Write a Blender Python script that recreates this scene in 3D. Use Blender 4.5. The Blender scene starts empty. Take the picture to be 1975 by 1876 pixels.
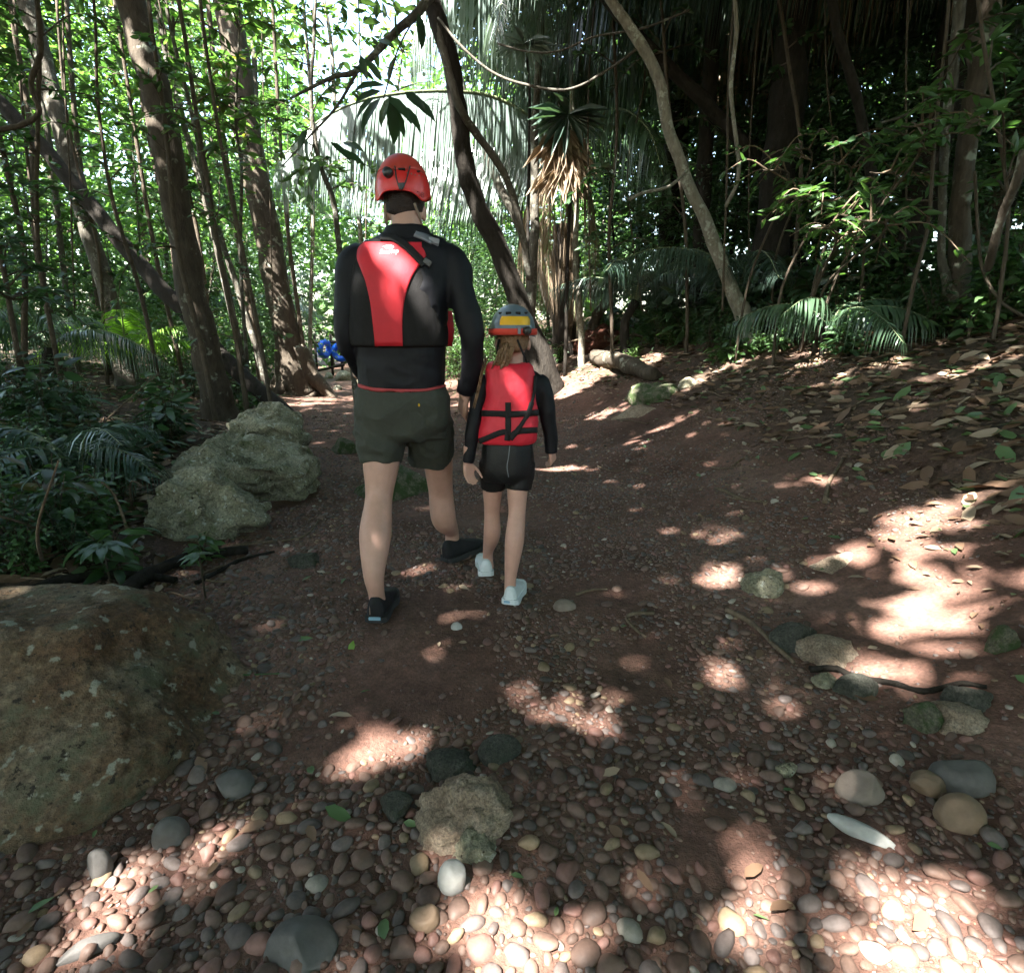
import bpy, math, random
import numpy as np
from mathutils import Vector, Matrix
from mathutils.bvhtree import BVHTree

# ------------------------------------------------------------------ camera, sky, sun, exposure
SC = bpy.context.scene
COL = SC.collection
R = math.radians
CAM_H, PITCH, FPX, CU, CV = 1.21, R(15.1), 1096.0, 987.5, 938.0
cam_d = bpy.data.cameras.new('camera')
cam_d.sensor_fit = 'HORIZONTAL'; cam_d.sensor_width = 36.0
cam_d.lens = 36.0 * FPX / 1975.0
cam_d.clip_start = 0.05; cam_d.clip_end = 400.0
cam = bpy.data.objects.new('camera', cam_d); COL.objects.link(cam)
cam.location = (0, 0, CAM_H); cam.rotation_euler = (R(90) - PITCH, 0, 0)
SC.camera = cam

SUN = np.array([-0.44, -0.52, 1.0]); SUN /= np.linalg.norm(SUN)     # towards the sun
w = bpy.data.worlds.new('World'); SC.world = w; w.use_nodes = True
nt = w.node_tree
bg = nt.nodes['Background']; sky = nt.nodes.new('ShaderNodeTexSky')
sky.sky_type = 'NISHITA'; sky.sun_disc = False
sky.sun_elevation = math.asin(SUN[2]); sky.sun_rotation = math.atan2(SUN[0], SUN[1])
sky.air_density = 1.3; sky.dust_density = 2.5
nt.links.new(sky.outputs[0], bg.inputs[0]); bg.inputs[1].default_value = 0.10
sun_d = bpy.data.lights.new('sun', 'SUN'); sun_d.energy = 5.0; sun_d.angle = R(0.55); sun_d.color = (1, 0.96, 0.89)
sun = bpy.data.objects.new('sun', sun_d); COL.objects.link(sun)
sun.rotation_euler = Vector(-SUN).to_track_quat('-Z', 'Y').to_euler()
vs = SC.view_settings
vs.view_transform = 'Standard'; vs.look = 'None'; vs.gamma = 1; vs.use_curve_mapping = False
vs.exposure = 3.72
cy = SC.cycles
cy.use_denoising = True
try: cy.denoiser = 'OPENIMAGEDENOISE'
except Exception: pass
cy.max_bounces = 7; cy.diffuse_bounces = 4; cy.glossy_bounces = 2; cy.transmission_bounces = 6; cy.transparent_max_bounces = 4
cy.sample_clamp_indirect = 6.0; cy.caustics_reflective = False; cy.caustics_refractive = False

# ------------------------------------------------------------------ picking points in the place
def ray(u, v):
    dx = (u - CU) / FPX; dz = (CV - v) / FPX
    c, s = math.cos(PITCH), math.sin(PITCH)
    return np.array([dx, c + dz * s, -s + dz * c])
CAMP = np.array([0, 0, CAM_H])
def atY(u, v, y):
    d = ray(u, v); return CAMP + d * (y / d[1])
def depth(p):
    return p[1] * math.cos(PITCH) + (CAM_H - p[2]) * math.sin(PITCH)
def mpp(p):                       # metres that one picture unit spans at p
    return depth(p) / FPX
def pix(p):
    d = np.asarray(p, float) - CAMP
    c, s = math.cos(PITCH), math.sin(PITCH)
    f = d[..., 1] * c - d[..., 2] * s; u = d[..., 1] * s + d[..., 2] * c
    f = np.where(f < 0.05, 0.05, f)
    return CU + FPX * d[..., 0] / f, CV - FPX * u / f

# ------------------------------------------------------------------ noise and terrain
def _h(i, j, k, seed=0):
    n = (i.astype(np.int64) * 374761393 + j.astype(np.int64) * 668265263 + k.astype(np.int64) * 1274126177 + seed * 974634771) & 0xffffffff
    n = ((n ^ (n >> 13)) * 1103515245) & 0xffffffff
    n = ((n ^ (n >> 16)) * 668265263) & 0xffffffff
    return ((n ^ (n >> 15)) & 0xffffff) / float(0xffffff)
def vn(x, y, z=None, seed=0):     # value noise, -1..1
    x = np.asarray(x, float); y = np.asarray(y, float)
    z = np.zeros_like(x) if z is None else np.asarray(z, float)
    i, j, k = np.floor(x), np.floor(y), np.floor(z)
    a, b, c = x - i, y - j, z - k
    a = a * a * (3 - 2 * a); b = b * b * (3 - 2 * b); c = c * c * (3 - 2 * c)
    r = 0
    for di in (0, 1):
        for dj in (0, 1):
            for dk in (0, 1):
                wgt = (a if di else 1 - a) * (b if dj else 1 - b) * (c if dk else 1 - c)
                r = r + wgt * _h(i + di, j + dj, k + dk, seed)
    return r * 2 - 1
def fbm(x, y, z=None, seed=0, o=3):
    r = 0; amp = 1.0; f = 1.0
    for q in range(o):
        r = r + amp * vn(np.asarray(x) * f, np.asarray(y) * f, None if z is None else np.asarray(z) * f, seed + q); amp *= 0.5; f *= 2.1
    return r
def xe(y): return np.interp(y, [0, 3, 6, 9, 13, 20, 30], [1.15, 1.1, 0.85, 0.2, -1.2, -3.8, -9.0])
def xl(y): return np.interp(y, [0, 3, 6, 9, 13, 22, 30], [-1.3, -1.7, -2.4, -3.5, -4.9, -8.2, -12.0])
def softp(x, k=0.5): return k * np.log1p(np.exp(np.clip(np.asarray(x, float) / k, -40, 40)))
def g(x, y, fine=True):
    x = np.asarray(x, float); y = np.asarray(y, float)
    s = softp(x - xe(y) - 0.2, 0.35)
    bank = 0.42 * s; bank = 1.7 * np.tanh(bank / 1.7) + 0.06 * s
    l = softp(xl(y) - x - 0.1, 0.4); left = 0.9 * np.tanh(0.16 * l / 0.9)
    z = bank + left - 0.022 * np.clip(y - 8, 0, 40)
    off = 1 - np.exp(-(s + l) * 1.2)
    z = z + (0.03 + 0.07 * off) * fbm(x * 0.9, y * 0.9, None, 3, 2)
    if fine:
        z = z + (0.011 + 0.02 * off) * vn(x * 4.3, y * 4.3, None, 7) + 0.006 * vn(x * 11, y * 11, None, 9)
    return z
def hit(u, v, far=60.0):
    d = ray(u, v); t = np.arange(0.4, far, 0.02)
    P = CAMP[None] + d[None] * t[:, None]
    b = P[:, 2] < g(P[:, 0], P[:, 1])
    i = int(np.argmax(b)) if b.any() else len(t) - 1
    return P[i]

# ------------------------------------------------------------------ mesh helpers
class MB:
    def __init__(s): s.V = []; s.F = {}; s.n = 0; s.var = []; s.M = {}
    def add(s, V, F, var=0.5, mi=0):
        V = np.asarray(V, float).reshape(-1, 3)
        if not isinstance(F, (list, tuple)): F = [F]
        for f in F:
            f = np.asarray(f, np.int64)
            if f.size == 0: continue
            s.F.setdefault(f.shape[1], []).append(f + s.n)
            s.M.setdefault(f.shape[1], []).append(np.broadcast_to(np.asarray(mi), (len(f),)))
        s.V.append(V); s.var.append(np.broadcast_to(np.asarray(var, float), (len(V),))); s.n += len(V)
        return s
    def arrays(s): return np.concatenate(s.V), {k: np.concatenate(v) for k, v in s.F.items()}
    def mesh(s, name, mats, smooth=True, org=(0, 0, 0)):
        V = np.concatenate(s.V) - np.asarray(org, float)[None]
        me = bpy.data.meshes.new(name)
        me.vertices.add(len(V)); me.vertices.foreach_set('co', V.astype(np.float32).ravel())
        loops = []; starts = []; tot = 0; mi = []
        for k in s.F:
            f = np.concatenate(s.F[k]); loops.append(f.ravel())
            starts.append(tot + k * np.arange(len(f))); tot += f.size; mi.append(np.concatenate(s.M[k]))
        loops = np.concatenate(loops); starts = np.concatenate(starts)
        me.loops.add(tot); me.loops.foreach_set('vertex_index', loops.astype(np.int32))
        me.polygons.add(len(starts)); me.polygons.foreach_set('loop_start', starts.astype(np.int32))
        me.polygons.foreach_set('material_index', np.concatenate(mi).astype(np.int32))
        me.polygons.foreach_set('use_smooth', np.full(len(starts), smooth))
        at = me.attributes.new('var', 'FLOAT', 'POINT'); at.data.foreach_set('value', np.concatenate(s.var).astype(np.float32))
        for m in (mats if isinstance(mats, (list, tuple)) else [mats]): me.materials.append(m)
        me.update(calc_edges=True)
        return me
def link(name, me, parent=None, loc=None):
    o = bpy.data.objects.new(name, me); COL.objects.link(o)
    if loc is not None: o.location = loc
    if parent is not None: o.parent = parent
    return o
def tag(o, label, cat, group=None, kind=None):
    o['label'] = label
    if cat: o['category'] = cat
    if group: o['group'] = group
    if kind: o['kind'] = kind
    return o
def thing(name, label, cat, loc, group=None, rz=0.0, sc=1.0):
    o = bpy.data.objects.new(name, None); COL.objects.link(o); o.empty_display_size = 0.1
    o.location = loc; o.rotation_euler = (0, 0, rz); o.scale = (sc, sc, sc)
    return tag(o, label, cat, group)
def part(name, mb, mats, parent, org, smooth=True): # parts are given in world space, the thing's origin is taken off
    return link(name, mb.mesh(name, mats, smooth, org), parent)
def copy_tree(o, loc, rz, sc, label=None, group=None):
    c = o.copy(); COL.objects.link(c); c.location = loc; c.rotation_euler = (0, 0, rz); c.scale = (sc, sc, sc)
    if 'label0' in c: del c['label0']
    if label: c['label'] = label
    if group: c['group'] = group
    for ch in o.children:
        d = ch.copy(); COL.objects.link(d); d.parent = c
        for gr in ch.children:
            e = gr.copy(); COL.objects.link(e); e.parent = d
    return c
def nrm(a):
    a = np.asarray(a, float); return a / (np.linalg.norm(a, axis=-1, keepdims=True) + 1e-12)
def catmull(P, n=6):
    P = np.asarray(P, float)
    if len(P) < 3:
        t = np.linspace(0, 1, n + 1)[:, None]; return P[0] * (1 - t) + P[-1] * t
    Q = np.vstack([2 * P[0] - P[1], P, 2 * P[-1] - P[-2]]); out = []
    for i in range(1, len(Q) - 2):
        for t in np.arange(n) / n:
            a, b, c, d = Q[i - 1], Q[i], Q[i + 1], Q[i + 2]
            out.append(0.5 * (2 * b + (c - a) * t + (2 * a - 5 * b + 4 * c - d) * t * t + (3 * b - a - 3 * c + d) * t ** 3))
    out.append(P[-1]); return np.array(out)
def tube(P, rad, n=8, cap=True, flat=None, lump=0.0, seed=0):
    P = np.asarray(P, float); m = len(P); rad = np.broadcast_to(np.asarray(rad, float), (m,))
    T = np.gradient(P, axis=0); T = nrm(T)
    N = np.zeros_like(P); ref = np.array([1.0, 0, 0]) if abs(T[0, 0]) < 0.8 else np.array([0, 1.0, 0])
    N[0] = nrm(np.cross(T[0], ref))
    for i in range(1, m):
        v = N[i - 1] - T[i] * np.dot(N[i - 1], T[i]); N[i] = nrm(v)
    B = np.cross(T, N); a = np.arange(n) * 2 * math.pi / n
    rr = rad[:, None] * np.ones(n)[None]
    if lump: 
        z = np.arange(m)[:, None] * 0.7 + 0 * a[None]
        rr = rr * (1 + lump * vn(np.cos(a)[None] * 1.3 + 0 * z, np.sin(a)[None] * 1.3 + 0 * z, z, seed))
    V = P[:, None] + rr[..., None] * (np.cos(a)[None, :, None] * N[:, None] + np.sin(a)[None, :, None] * B[:, None])
    V = V.reshape(-1, 3); i = np.arange(m - 1)[:, None] * n; j = np.arange(n)[None]; k = (j + 1) % n
    F = np.stack([i + j, i + k, i + n + k, i + n + j], -1).reshape(-1, 4)
    Fs = [F]
    if cap:
        V = np.vstack([V, P[0], P[-1]]); c0, c1 = m * n, m * n + 1; jj = np.arange(n); kk = (jj + 1) % n
        Fs.append(np.vstack([np.stack([np.full(n, c0), kk, jj], -1), np.stack([np.full(n, c1), (m - 1) * n + jj, (m - 1) * n + kk], -1)]))
    return V, Fs
# leaf templates: along, across, out
LEAF4 = (np.array([[0, 0, 0], [.3, -.46, .05], [.3, .46, .05], [.68, -.36, .0], [.68, .36, .0], [1, 0, -.1]]),
         [np.array([[0, 1, 3, 5], [0, 5, 4, 2]])])
LEAF2 = (np.array([[0, 0, 0], [.45, -.5, .07], [.45, .5, .07], [1, 0, -.06]]), [np.array([[0, 1, 3], [0, 3, 2]])])
LEAF8 = (np.array([[0, 0, 0], [.25, -.40, .05], [.25, 0, .0], [.25, .40, .05], [.6, -.42, .03], [.6, 0, -.03], [.6, .42, .03], [.85, -.2, -.06], [.85, 0, -.1], [.85, .2, -.06], [1, 0, -.19]]),
         [np.array([[1, 4, 5, 2], [2, 5, 6, 3], [4, 7, 8, 5], [5, 8, 9, 6]]), np.array([[0, 1, 2], [0, 2, 3], [7, 10, 8], [8, 10, 9]])])
def leaves(mb, P, D, N, L, W, tm=LEAF4, var=None, mi=0):
    P = np.asarray(P, float); n = len(P)
    if n == 0: return
    D = nrm(D); N = np.asarray(N, float); N = nrm(N - D * np.sum(N * D, 1, keepdims=True)); S = np.cross(D, N)
    L = np.broadcast_to(np.asarray(L, float), (n,)); W = np.broadcast_to(np.asarray(W, float), (n,))
    T, F = tm; k = len(T)
    V = (P[:, None] + T[None, :, 0:1] * L[:, None, None] * D[:, None] + T[None, :, 1:2] * W[:, None, None] * S[:, None] + T[None, :, 2:3] * L[:, None, None] * N[:, None])
    Fs = [(f[None] + (np.arange(n) * k)[:, None, None]).reshape(-1, f.shape[1]) for f in F]
    if var is None: var = RNG.random(n)
    mb.add(V.reshape(-1, 3), Fs, np.repeat(np.broadcast_to(var, (n,)), k), mi)
RNG = np.random.default_rng(5); random.seed(5)
def rdir(n): return nrm(RNG.normal(size=(n, 3)))

# ------------------------------------------------------------------ materials
def mat(name):
    m = bpy.data.materials.new(name); m.use_nodes = True
    return m, m.node_tree, m.node_tree.nodes['Principled BSDF'], m.node_tree.nodes['Material Output']
def nd(t, typ, **k):
    n = t.nodes.new(typ)
    for a, b in k.items(): setattr(n, a, b)
    return n
def ramp(t, cols):
    r = nd(t, 'ShaderNodeValToRGB'); e = r.color_ramp.elements
    while len(e) < len(cols): e.new(0.5)
    for i, (p, c) in enumerate(cols): e[i].position = p; e[i].color = (*c, 1)
    return r
def tnoise(t, scale, detail=4, rough=0.6, obj=True, vec=None):
    n = nd(t, 'ShaderNodeTexNoise'); n.inputs['Scale'].default_value = scale; n.inputs['Detail'].default_value = detail; n.inputs['Roughness'].default_value = rough
    if vec is None:
        c = nd(t, 'ShaderNodeTexCoord'); vec = c.outputs['Object' if obj else 'Generated']
    t.links.new(vec, n.inputs['Vector']); return n
def bump(t, src, bs, strength=0.5, dist=0.01, prev=None):
    b = nd(t, 'ShaderNodeBump'); b.inputs['Strength'].default_value = strength; b.inputs['Distance'].default_value = dist
    t.links.new(src, b.inputs['Height'])
    if prev is not None: t.links.new(prev.outputs[0], b.inputs['Normal'])
    t.links.new(b.outputs[0], bs.inputs['Normal']); return b
def mixc(t, fac, a, b, mode='MIX'):
    m = nd(t, 'ShaderNodeMix'); m.data_type = 'RGBA'; m.blend_type = mode
    for s, v in ((0, fac), (6, a), (7, b)):
        if hasattr(v, 'is_linked') or hasattr(v, 'links'): t.links.new(v, m.inputs[s])
        else: m.inputs[s].default_value = v if s == 0 else (*v, 1)
    return m.outputs[2]
def plain(name, col, rough=0.6, spec=0.4, ns=0, amt=0.25, bmp=0, bscale=60, bdist=0.004, sheen=0):
    m, t, b, o = mat(name); b.inputs['Base Color'].default_value = (*col, 1); b.inputs['Roughness'].default_value = rough
    b.inputs['Specular IOR Level'].default_value = spec
    if sheen: b.inputs['Sheen Weight'].default_value = sheen
    if ns:
        n = tnoise(t, ns, 5, .65); r = ramp(t, [(.3, tuple(c * (1 - amt) for c in col)), (.7, tuple(min(1, c * (1 + amt)) for c in col))])
        t.links.new(n.outputs[0], r.inputs[0]); t.links.new(r.outputs[0], b.inputs['Base Color'])
    if bmp: bump(t, tnoise(t, bscale, 4, .6).outputs[0], b, bmp, bdist)
    return m
def leafmat(name, dark, light, rough=0.42, trans=0.4, spec=0.5, tint=(1.05, 1.25, 0.55), dead=None):  # default tint kept muted in place of haze
    m, t, b, o = mat(name)
    at = nd(t, 'ShaderNodeAttribute', attribute_name='var')
    oi = nd(t, 'ShaderNodeObjectInfo')
    ad = nd(t, 'ShaderNodeMath', operation='MULTIPLY_ADD'); t.links.new(oi.outputs['Random'], ad.inputs[0]); ad.inputs[1].default_value = 0.35
    sb = nd(t, 'ShaderNodeMath', operation='MULTIPLY'); t.links.new(at.outputs['Fac'], sb.inputs[0]); sb.inputs[1].default_value = 0.65
    t.links.new(sb.outputs[0], ad.inputs[2])
    cols = [(0.05, dark), (0.8, light)]
    if dead: cols = [(0.02, dead), (0.07, dark), (0.85, light)]
    r = ramp(t, cols); t.links.new(ad.outputs[0], r.inputs[0])
    t.links.new(r.outputs[0], b.inputs['Base Color'])
    b.inputs['Roughness'].default_value = rough; b.inputs['Specular IOR Level'].default_value = spec
    tr = nd(t, 'ShaderNodeBsdfTranslucent'); tc = mixc(t, 1.0, r.outputs[0], tint, 'MULTIPLY'); t.links.new(tc, tr.inputs[0])
    ms = nd(t, 'ShaderNodeMixShader'); ms.inputs[0].default_value = trans
    t.links.new(b.outputs[0], ms.inputs[1]); t.links.new(tr.outputs[0], ms.inputs[2]); t.links.new(ms.outputs[0], o.inputs[0])
    return m
def barkmat(name, a, b_, lich, lamt=0.6, scale=6):
    m, t, b, o = mat(name); b.inputs['Roughness'].default_value = 0.85; b.inputs['Specular IOR Level'].default_value = 0.2
    c = nd(t, 'ShaderNodeTexCoord'); mp = nd(t, 'ShaderNodeMapping'); mp.inputs['Scale'].default_value = (1, 1, 0.35); t.links.new(c.outputs['Object'], mp.inputs[0])
    n = tnoise(t, scale * 3, 6, .7, vec=mp.outputs[0]); r = ramp(t, [(.3, a), (.7, b_)]); t.links.new(n.outputs[0], r.inputs[0])
    l = tnoise(t, scale, 3, .75); lr = ramp(t, [(lamt - .04, (0, 0, 0)), (lamt + .04, (1, 1, 1))]); t.links.new(l.outputs[0], lr.inputs[0])
    t.links.new(mixc(t, lr.outputs[0], r.outputs[0], lich), b.inputs['Base Color'])
    bump(t, n.outputs[0], b, .9, .03)
    return m
M = {}
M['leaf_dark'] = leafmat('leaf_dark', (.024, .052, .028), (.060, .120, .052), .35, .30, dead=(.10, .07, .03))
M['leaf_mid'] = leafmat('leaf_mid', (.036, .080, .030), (.095, .175, .065), .40, .42, dead=(.12, .10, .03))
M['leaf_bright'] = leafmat('leaf_bright', (.058, .125, .038), (.155, .26, .085), .42, .5, dead=(.16, .14, .04))  # green desaturated to stand in for distance haze
M['leaf_canopy'] = leafmat('leaf_canopy', (.034, .064, .026), (.075, .125, .05), .45, .22)
M['palm'] = leafmat('palm', (.030, .062, .034), (.085, .145, .085), .32, .28, spec=.6, tint=(1.1, 1.3, .6))
M['palm_sheen'] = leafmat('palm_sheen', (.13, .18, .16), (.25, .31, .29), .30, .22, spec=.7, tint=(1.1, 1.2, .8))  # sun and sky sheen on the fronds put into a paler colour
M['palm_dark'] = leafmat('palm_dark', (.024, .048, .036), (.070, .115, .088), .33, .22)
M['palm_lime'] = leafmat('palm_lime', (.09, .20, .02), (.20, .36, .05), .4, .5)
M['palm_dead'] = leafmat('palm_dead', (.10, .065, .040), (.30, .235, .165), .7, .2, spec=.2, tint=(1.1, 1, .8))
M['rachis'] = plain('rachis', (.16, .19, .10), .5, ns=20)
M['bark_mottled'] = barkmat('bark_mottled', (.036, .028, .020), (.090, .073, .055), (.20, .21, .165), .63, 5)
M['bark_dark'] = barkmat('bark_dark', (.011, .009, .007), (.030, .025, .020), (.065, .065, .05), .70, 7)
M['bark_pale'] = barkmat('bark_pale', (.13, .115, .09), (.28, .26, .21), (.36, .37, .31), .58, 8)
M['bark_grey'] = barkmat('bark_grey', (.05, .044, .035), (.115, .105, .085), (.19, .20, .165), .6, 9)
M['vine'] = barkmat('vine', (.045, .035, .025), (.12, .095, .07), (.15, .15, .11), .7, 12)
M['twig'] = plain('twig', (.13, .095, .065), .85, .2, ns=40, amt=.45)
M['litter_brown'] = leafmat('litter_brown', (.075, .042, .026), (.20, .125, .08), .6, .1, spec=.3, tint=(1, .8, .6))
M['litter_tan'] = leafmat('litter_tan', (.20, .145, .095), (.36, .28, .20), .55, .1, spec=.35, tint=(1, .8, .6))
M['litter_green'] = leafmat('litter_green', (.05, .10, .04), (.13, .20, .08), .38, .15, spec=.5)

def ground_material():
    m, t, b, o = mat('forest_soil'); b.inputs['Roughness'].default_value = .88; b.inputs['Specular IOR Level'].default_value = .25
    at = nd(t, 'ShaderNodeAttribute', attribute_name='var')
    n1 = tnoise(t, 1.3, 5, .65); n2 = tnoise(t, 22, 6, .75); n3 = tnoise(t, 90, 4, .7)
    red = ramp(t, [(.32, (.088, .045, .034)), (.5, (.148, .080, .060)), (.7, (.215, .132, .104))]); t.links.new(n1.outputs[0], red.inputs[0])
    hum = ramp(t, [(.3, (.030, .021, .015)), (.55, (.070, .048, .033)), (.75, (.14, .10, .07))]); t.links.new(n2.outputs[0], hum.inputs[0])
    c = mixc(t, at.outputs['Fac'], red.outputs[0], hum.outputs[0])
    sp = ramp(t, [(.28, (.55, .55, .55)), (.5, (1, 1, 1)), (.72, (1.5, 1.45, 1.4))]); t.links.new(n2.outputs[0], sp.inputs[0])
    c = mixc(t, .8, c, sp.outputs[0], 'MULTIPLY')
    vo = nd(t, 'ShaderNodeTexVoronoi'); vo.inputs['Scale'].default_value = 75; co = nd(t, 'ShaderNodeTexCoord'); t.links.new(co.outputs['Object'], vo.inputs['Vector'])
    gr = ramp(t, [(.0, (1.25, 1.22, 1.2)), (.35, (1, 1, 1)), (.8, (.72, .72, .72))]); t.links.new(vo.outputs['Distance'], gr.inputs[0])
    c = mixc(t, .7, c, gr.outputs[0], 'MULTIPLY')
    t.links.new(c, b.inputs['Base Color'])
    b1 = bump(t, vo.outputs['Distance'], b, -.5, .008)
    b2 = bump(t, n2.outputs[0], b, .8, .02, b1)
    bump(t, n3.outputs[0], b, .5, .006, b2)
    return m
M['soil'] = ground_material()
def rockmat(name, a, b_, c_, moss=None, mamt=.55, sc=3.0, speck=None):
    m, t, b, o = mat(name); b.inputs['Roughness'].default_value = .85; b.inputs['Specular IOR Level'].default_value = .25
    n = tnoise(t, sc * 1.2, 8, .72); r = ramp(t, [(.28, a), (.5, b_), (.74, c_)]); t.links.new(n.outputs[0], r.inputs[0]); c = r.outputs[0]
    n2 = tnoise(t, sc * 14, 6, .75); s2 = ramp(t, [(.34, (.3, .3, .3)), (.5, (.95, .95, .95)), (.68, (1.9, 1.85, 1.75))]); t.links.new(n2.outputs[0], s2.inputs[0])
    c = mixc(t, .75, c, s2.outputs[0], 'MULTIPLY')
    if moss:
        n3 = tnoise(t, sc * 2.1, 5, .7); mr = ramp(t, [(mamt - .06, (0, 0, 0)), (mamt + .08, (1, 1, 1))]); t.links.new(n3.outputs[0], mr.inputs[0])
        c = mixc(t, mr.outputs[0], c, moss)
    if speck:
        n4 = tnoise(t, sc * 6, 3, .55); sr = ramp(t, [(.61, (0, 0, 0)), (.66, (1, 1, 1))]); t.links.new(n4.outputs[0], sr.inputs[0]); c = mixc(t, sr.outputs[0], c, speck)
        n5 = tnoise(t, sc * 9, 4, .7); dr = ramp(t, [(.34, (1, 1, 1)), (.40, (0, 0, 0))]); t.links.new(n5.outputs[0], dr.inputs[0]); c = mixc(t, dr.outputs[0], c, (.035, .028, .02))
    t.links.new(c, b.inputs['Base Color'])
    b1 = bump(t, n2.outputs[0], b, .8, .03); bump(t, tnoise(t, sc * 40, 3, .6).outputs[0], b, .5, .008, b1)
    return m
M['rock_boulder'] = rockmat('rock_boulder', (.095, .042, .022), (.135, .088, .052), (.25, .21, .15), (.115, .115, .07), .57, 3.2, (.30, .29, .23))
M['rock_lime'] = rockmat('rock_lime', (.14, .125, .075), (.29, .27, .19), (.48, .47, .37), (.11, .13, .06), .62, 5, (.50, .50, .43))
M['rock_tan'] = rockmat('rock_tan', (.17, .115, .08), (.34, .26, .19), (.50, .43, .34), (.08, .08, .055), .68, 9)
M['rock_dark'] = rockmat('rock_dark', (.040, .042, .034), (.085, .085, .07), (.16, .155, .13), (.05, .07, .045), .60, 8)
M['rock_mossy'] = rockmat('rock_mossy', (.07, .07, .045), (.15, .14, .10), (.26, .24, .19), (.055, .085, .03), .48, 7)
M['rock_smooth'] = plain('rock_smooth', (.17, .135, .11), .65, .35, 14, .3, .3, 70)
M['rock_smooth_dark'] = plain('rock_smooth_dark', (.095, .088, .082), .65, .35, 14, .3, .3, 70)
M['rock_smooth_brown'] = plain('rock_smooth_brown', (.17, .115, .075), .65, .35, 14, .3, .3, 70)
M['rock_smooth_pale'] = plain('rock_smooth_pale', (.34, .33, .31), .6, .35, 14, .25, .3, 70)
def pebmat(name, col, amt=.3):
    m, t, b, o = mat(name); b.inputs['Roughness'].default_value = .62; b.inputs['Specular IOR Level'].default_value = .35
    at = nd(t, 'ShaderNodeAttribute', attribute_name='var'); oi = nd(t, 'ShaderNodeObjectInfo')
    ad = nd(t, 'ShaderNodeMath', operation='ADD'); t.links.new(at.outputs['Fac'], ad.inputs[0]); t.links.new(oi.outputs['Random'], ad.inputs[1])
    fr = nd(t, 'ShaderNodeMath', operation='FRACT'); t.links.new(ad.outputs[0], fr.inputs[0])
    r = ramp(t, [(0, tuple(c * (1 - amt) for c in col)), (1, tuple(c * (1 + amt) for c in col))]); t.links.new(fr.outputs[0], r.inputs[0])
    n = tnoise(t, 60, 5, .7); s = ramp(t, [(.3, (.65, .63, .6)), (.6, (1.1, 1.1, 1.1))]); t.links.new(n.outputs[0], s.inputs[0])
    t.links.new(mixc(t, .8, r.outputs[0], s.outputs[0], 'MULTIPLY'), b.inputs['Base Color'])
    bump(t, n.outputs[0], b, .25, .004)
    return m
PEB = [('brown', pebmat('pebble_brown', (.128, .080, .062), .4)), ('grey', pebmat('pebble_grey', (.112, .088, .080), .42)), ('reddish', pebmat('pebble_reddish', (.165, .086, .070), .3)),
       ('tan', pebmat('pebble_tan', (.21, .15, .095), .3)), ('pale', pebmat('pebble_pale', (.30, .26, .22), .25))]
# ------------------------------------------------------------------ ground
def axis(lo, a, b, step, hi, gr):
    m = list(np.arange(a, b, step)); s = step; x = b
    while x < hi: m.append(x); s *= gr; x += s
    m.append(hi); s = step; x = a - step; l = []
    while x > lo: l.append(x); s *= gr; x -= s
    l.append(lo); return np.array(l[::-1] + m)
gx = axis(-70, -2.6, 3.2, .022, 70, 1.07); gy = axis(-25, .55, 4.6, .022, 90, 1.05)
GX, GY = np.meshgrid(gx, gy); GZ = g(GX, GY)
near = np.exp(-((GY - 2) / 4) ** 2)
GZ = GZ + near * .004 * vn(GX * 38, GY * 38, None, 11)
nx, ny = len(gx), len(gy)
i = np.arange(ny - 1)[:, None] * nx; j = np.arange(nx - 1)[None]
F = np.stack([i + j, i + j + 1, i + nx + j + 1, i + nx + j], -1).reshape(-1, 4)
hum = np.clip((xl(GY) - GX + .15) / .5, 0, 1) + np.clip((GX - xe(GY) - .75 - .05 * np.clip(3 - GY, 0, 3) * 6) / .8, 0, 1) * .85 + np.clip((GY - 12) / 10, 0, .5)
hum = np.clip(hum + .25 * fbm(GX * 2.2, GY * 2.2, None, 21), 0, 1)
mb = MB().add(np.stack([GX, GY, GZ], -1).reshape(-1, 3), F, hum.ravel())
o = link('ground', mb.mesh('ground', M['soil'])); o['kind'] = 'structure'; o['label'] = 'reddish brown dirt trail with a litter covered bank rising on one side'

# ------------------------------------------------------------------ rocks
import bmesh
def ico(sub):
    bm = bmesh.new(); bmesh.ops.create_icosphere(bm, subdivisions=sub, radius=1.0)
    bm.verts.ensure_lookup_table(); V = np.array([v.co[:] for v in bm.verts]); F = np.array([[v.index for v in f.verts] for f in bm.faces]); bm.free(); return V, F
ICO = {k: ico(k) for k in (1, 2, 3, 4, 5, 6)}
def rock_shape(dim, seed, cuts=7, rough=.10, sub=4, planes=()):
    V, F = ICO[sub]; V = V.copy(); rg = np.random.default_rng(seed)
    for k in range(cuts):
        n = nrm(rg.normal(size=3) * np.array([1, 1, .8])); d = rg.uniform(.55, .85)
        e = V @ n - d; V = V - np.where(e > 0, e * .92, 0)[:, None] * n
    for n, d in planes:
        n = nrm(np.array(n, float)); e = V @ n - d; V = V - np.where(e > 0, e * .95, 0)[:, None] * n
    D = nrm(V)
    V = V + D * (rough * .18 * fbm(V[:, 0] * 22, V[:, 1] * 22, V[:, 2] * 22 + seed, seed + 9, 2) + rough * fbm(V[:, 0] * 2 + seed, V[:, 1] * 2, V[:, 2] * 2, seed, 3) + rough * .35 * fbm(V[:, 0] * 8, V[:, 1] * 8 + seed, V[:, 2] * 8, seed + 5, 3))[:, None]
    return V * np.asarray(dim)[None], F
def rotz(V, a):
    c, s = math.cos(a), math.sin(a); return V @ np.array([[c, s, 0], [-s, c, 0], [0, 0, 1]])
ROCKS = []
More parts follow.
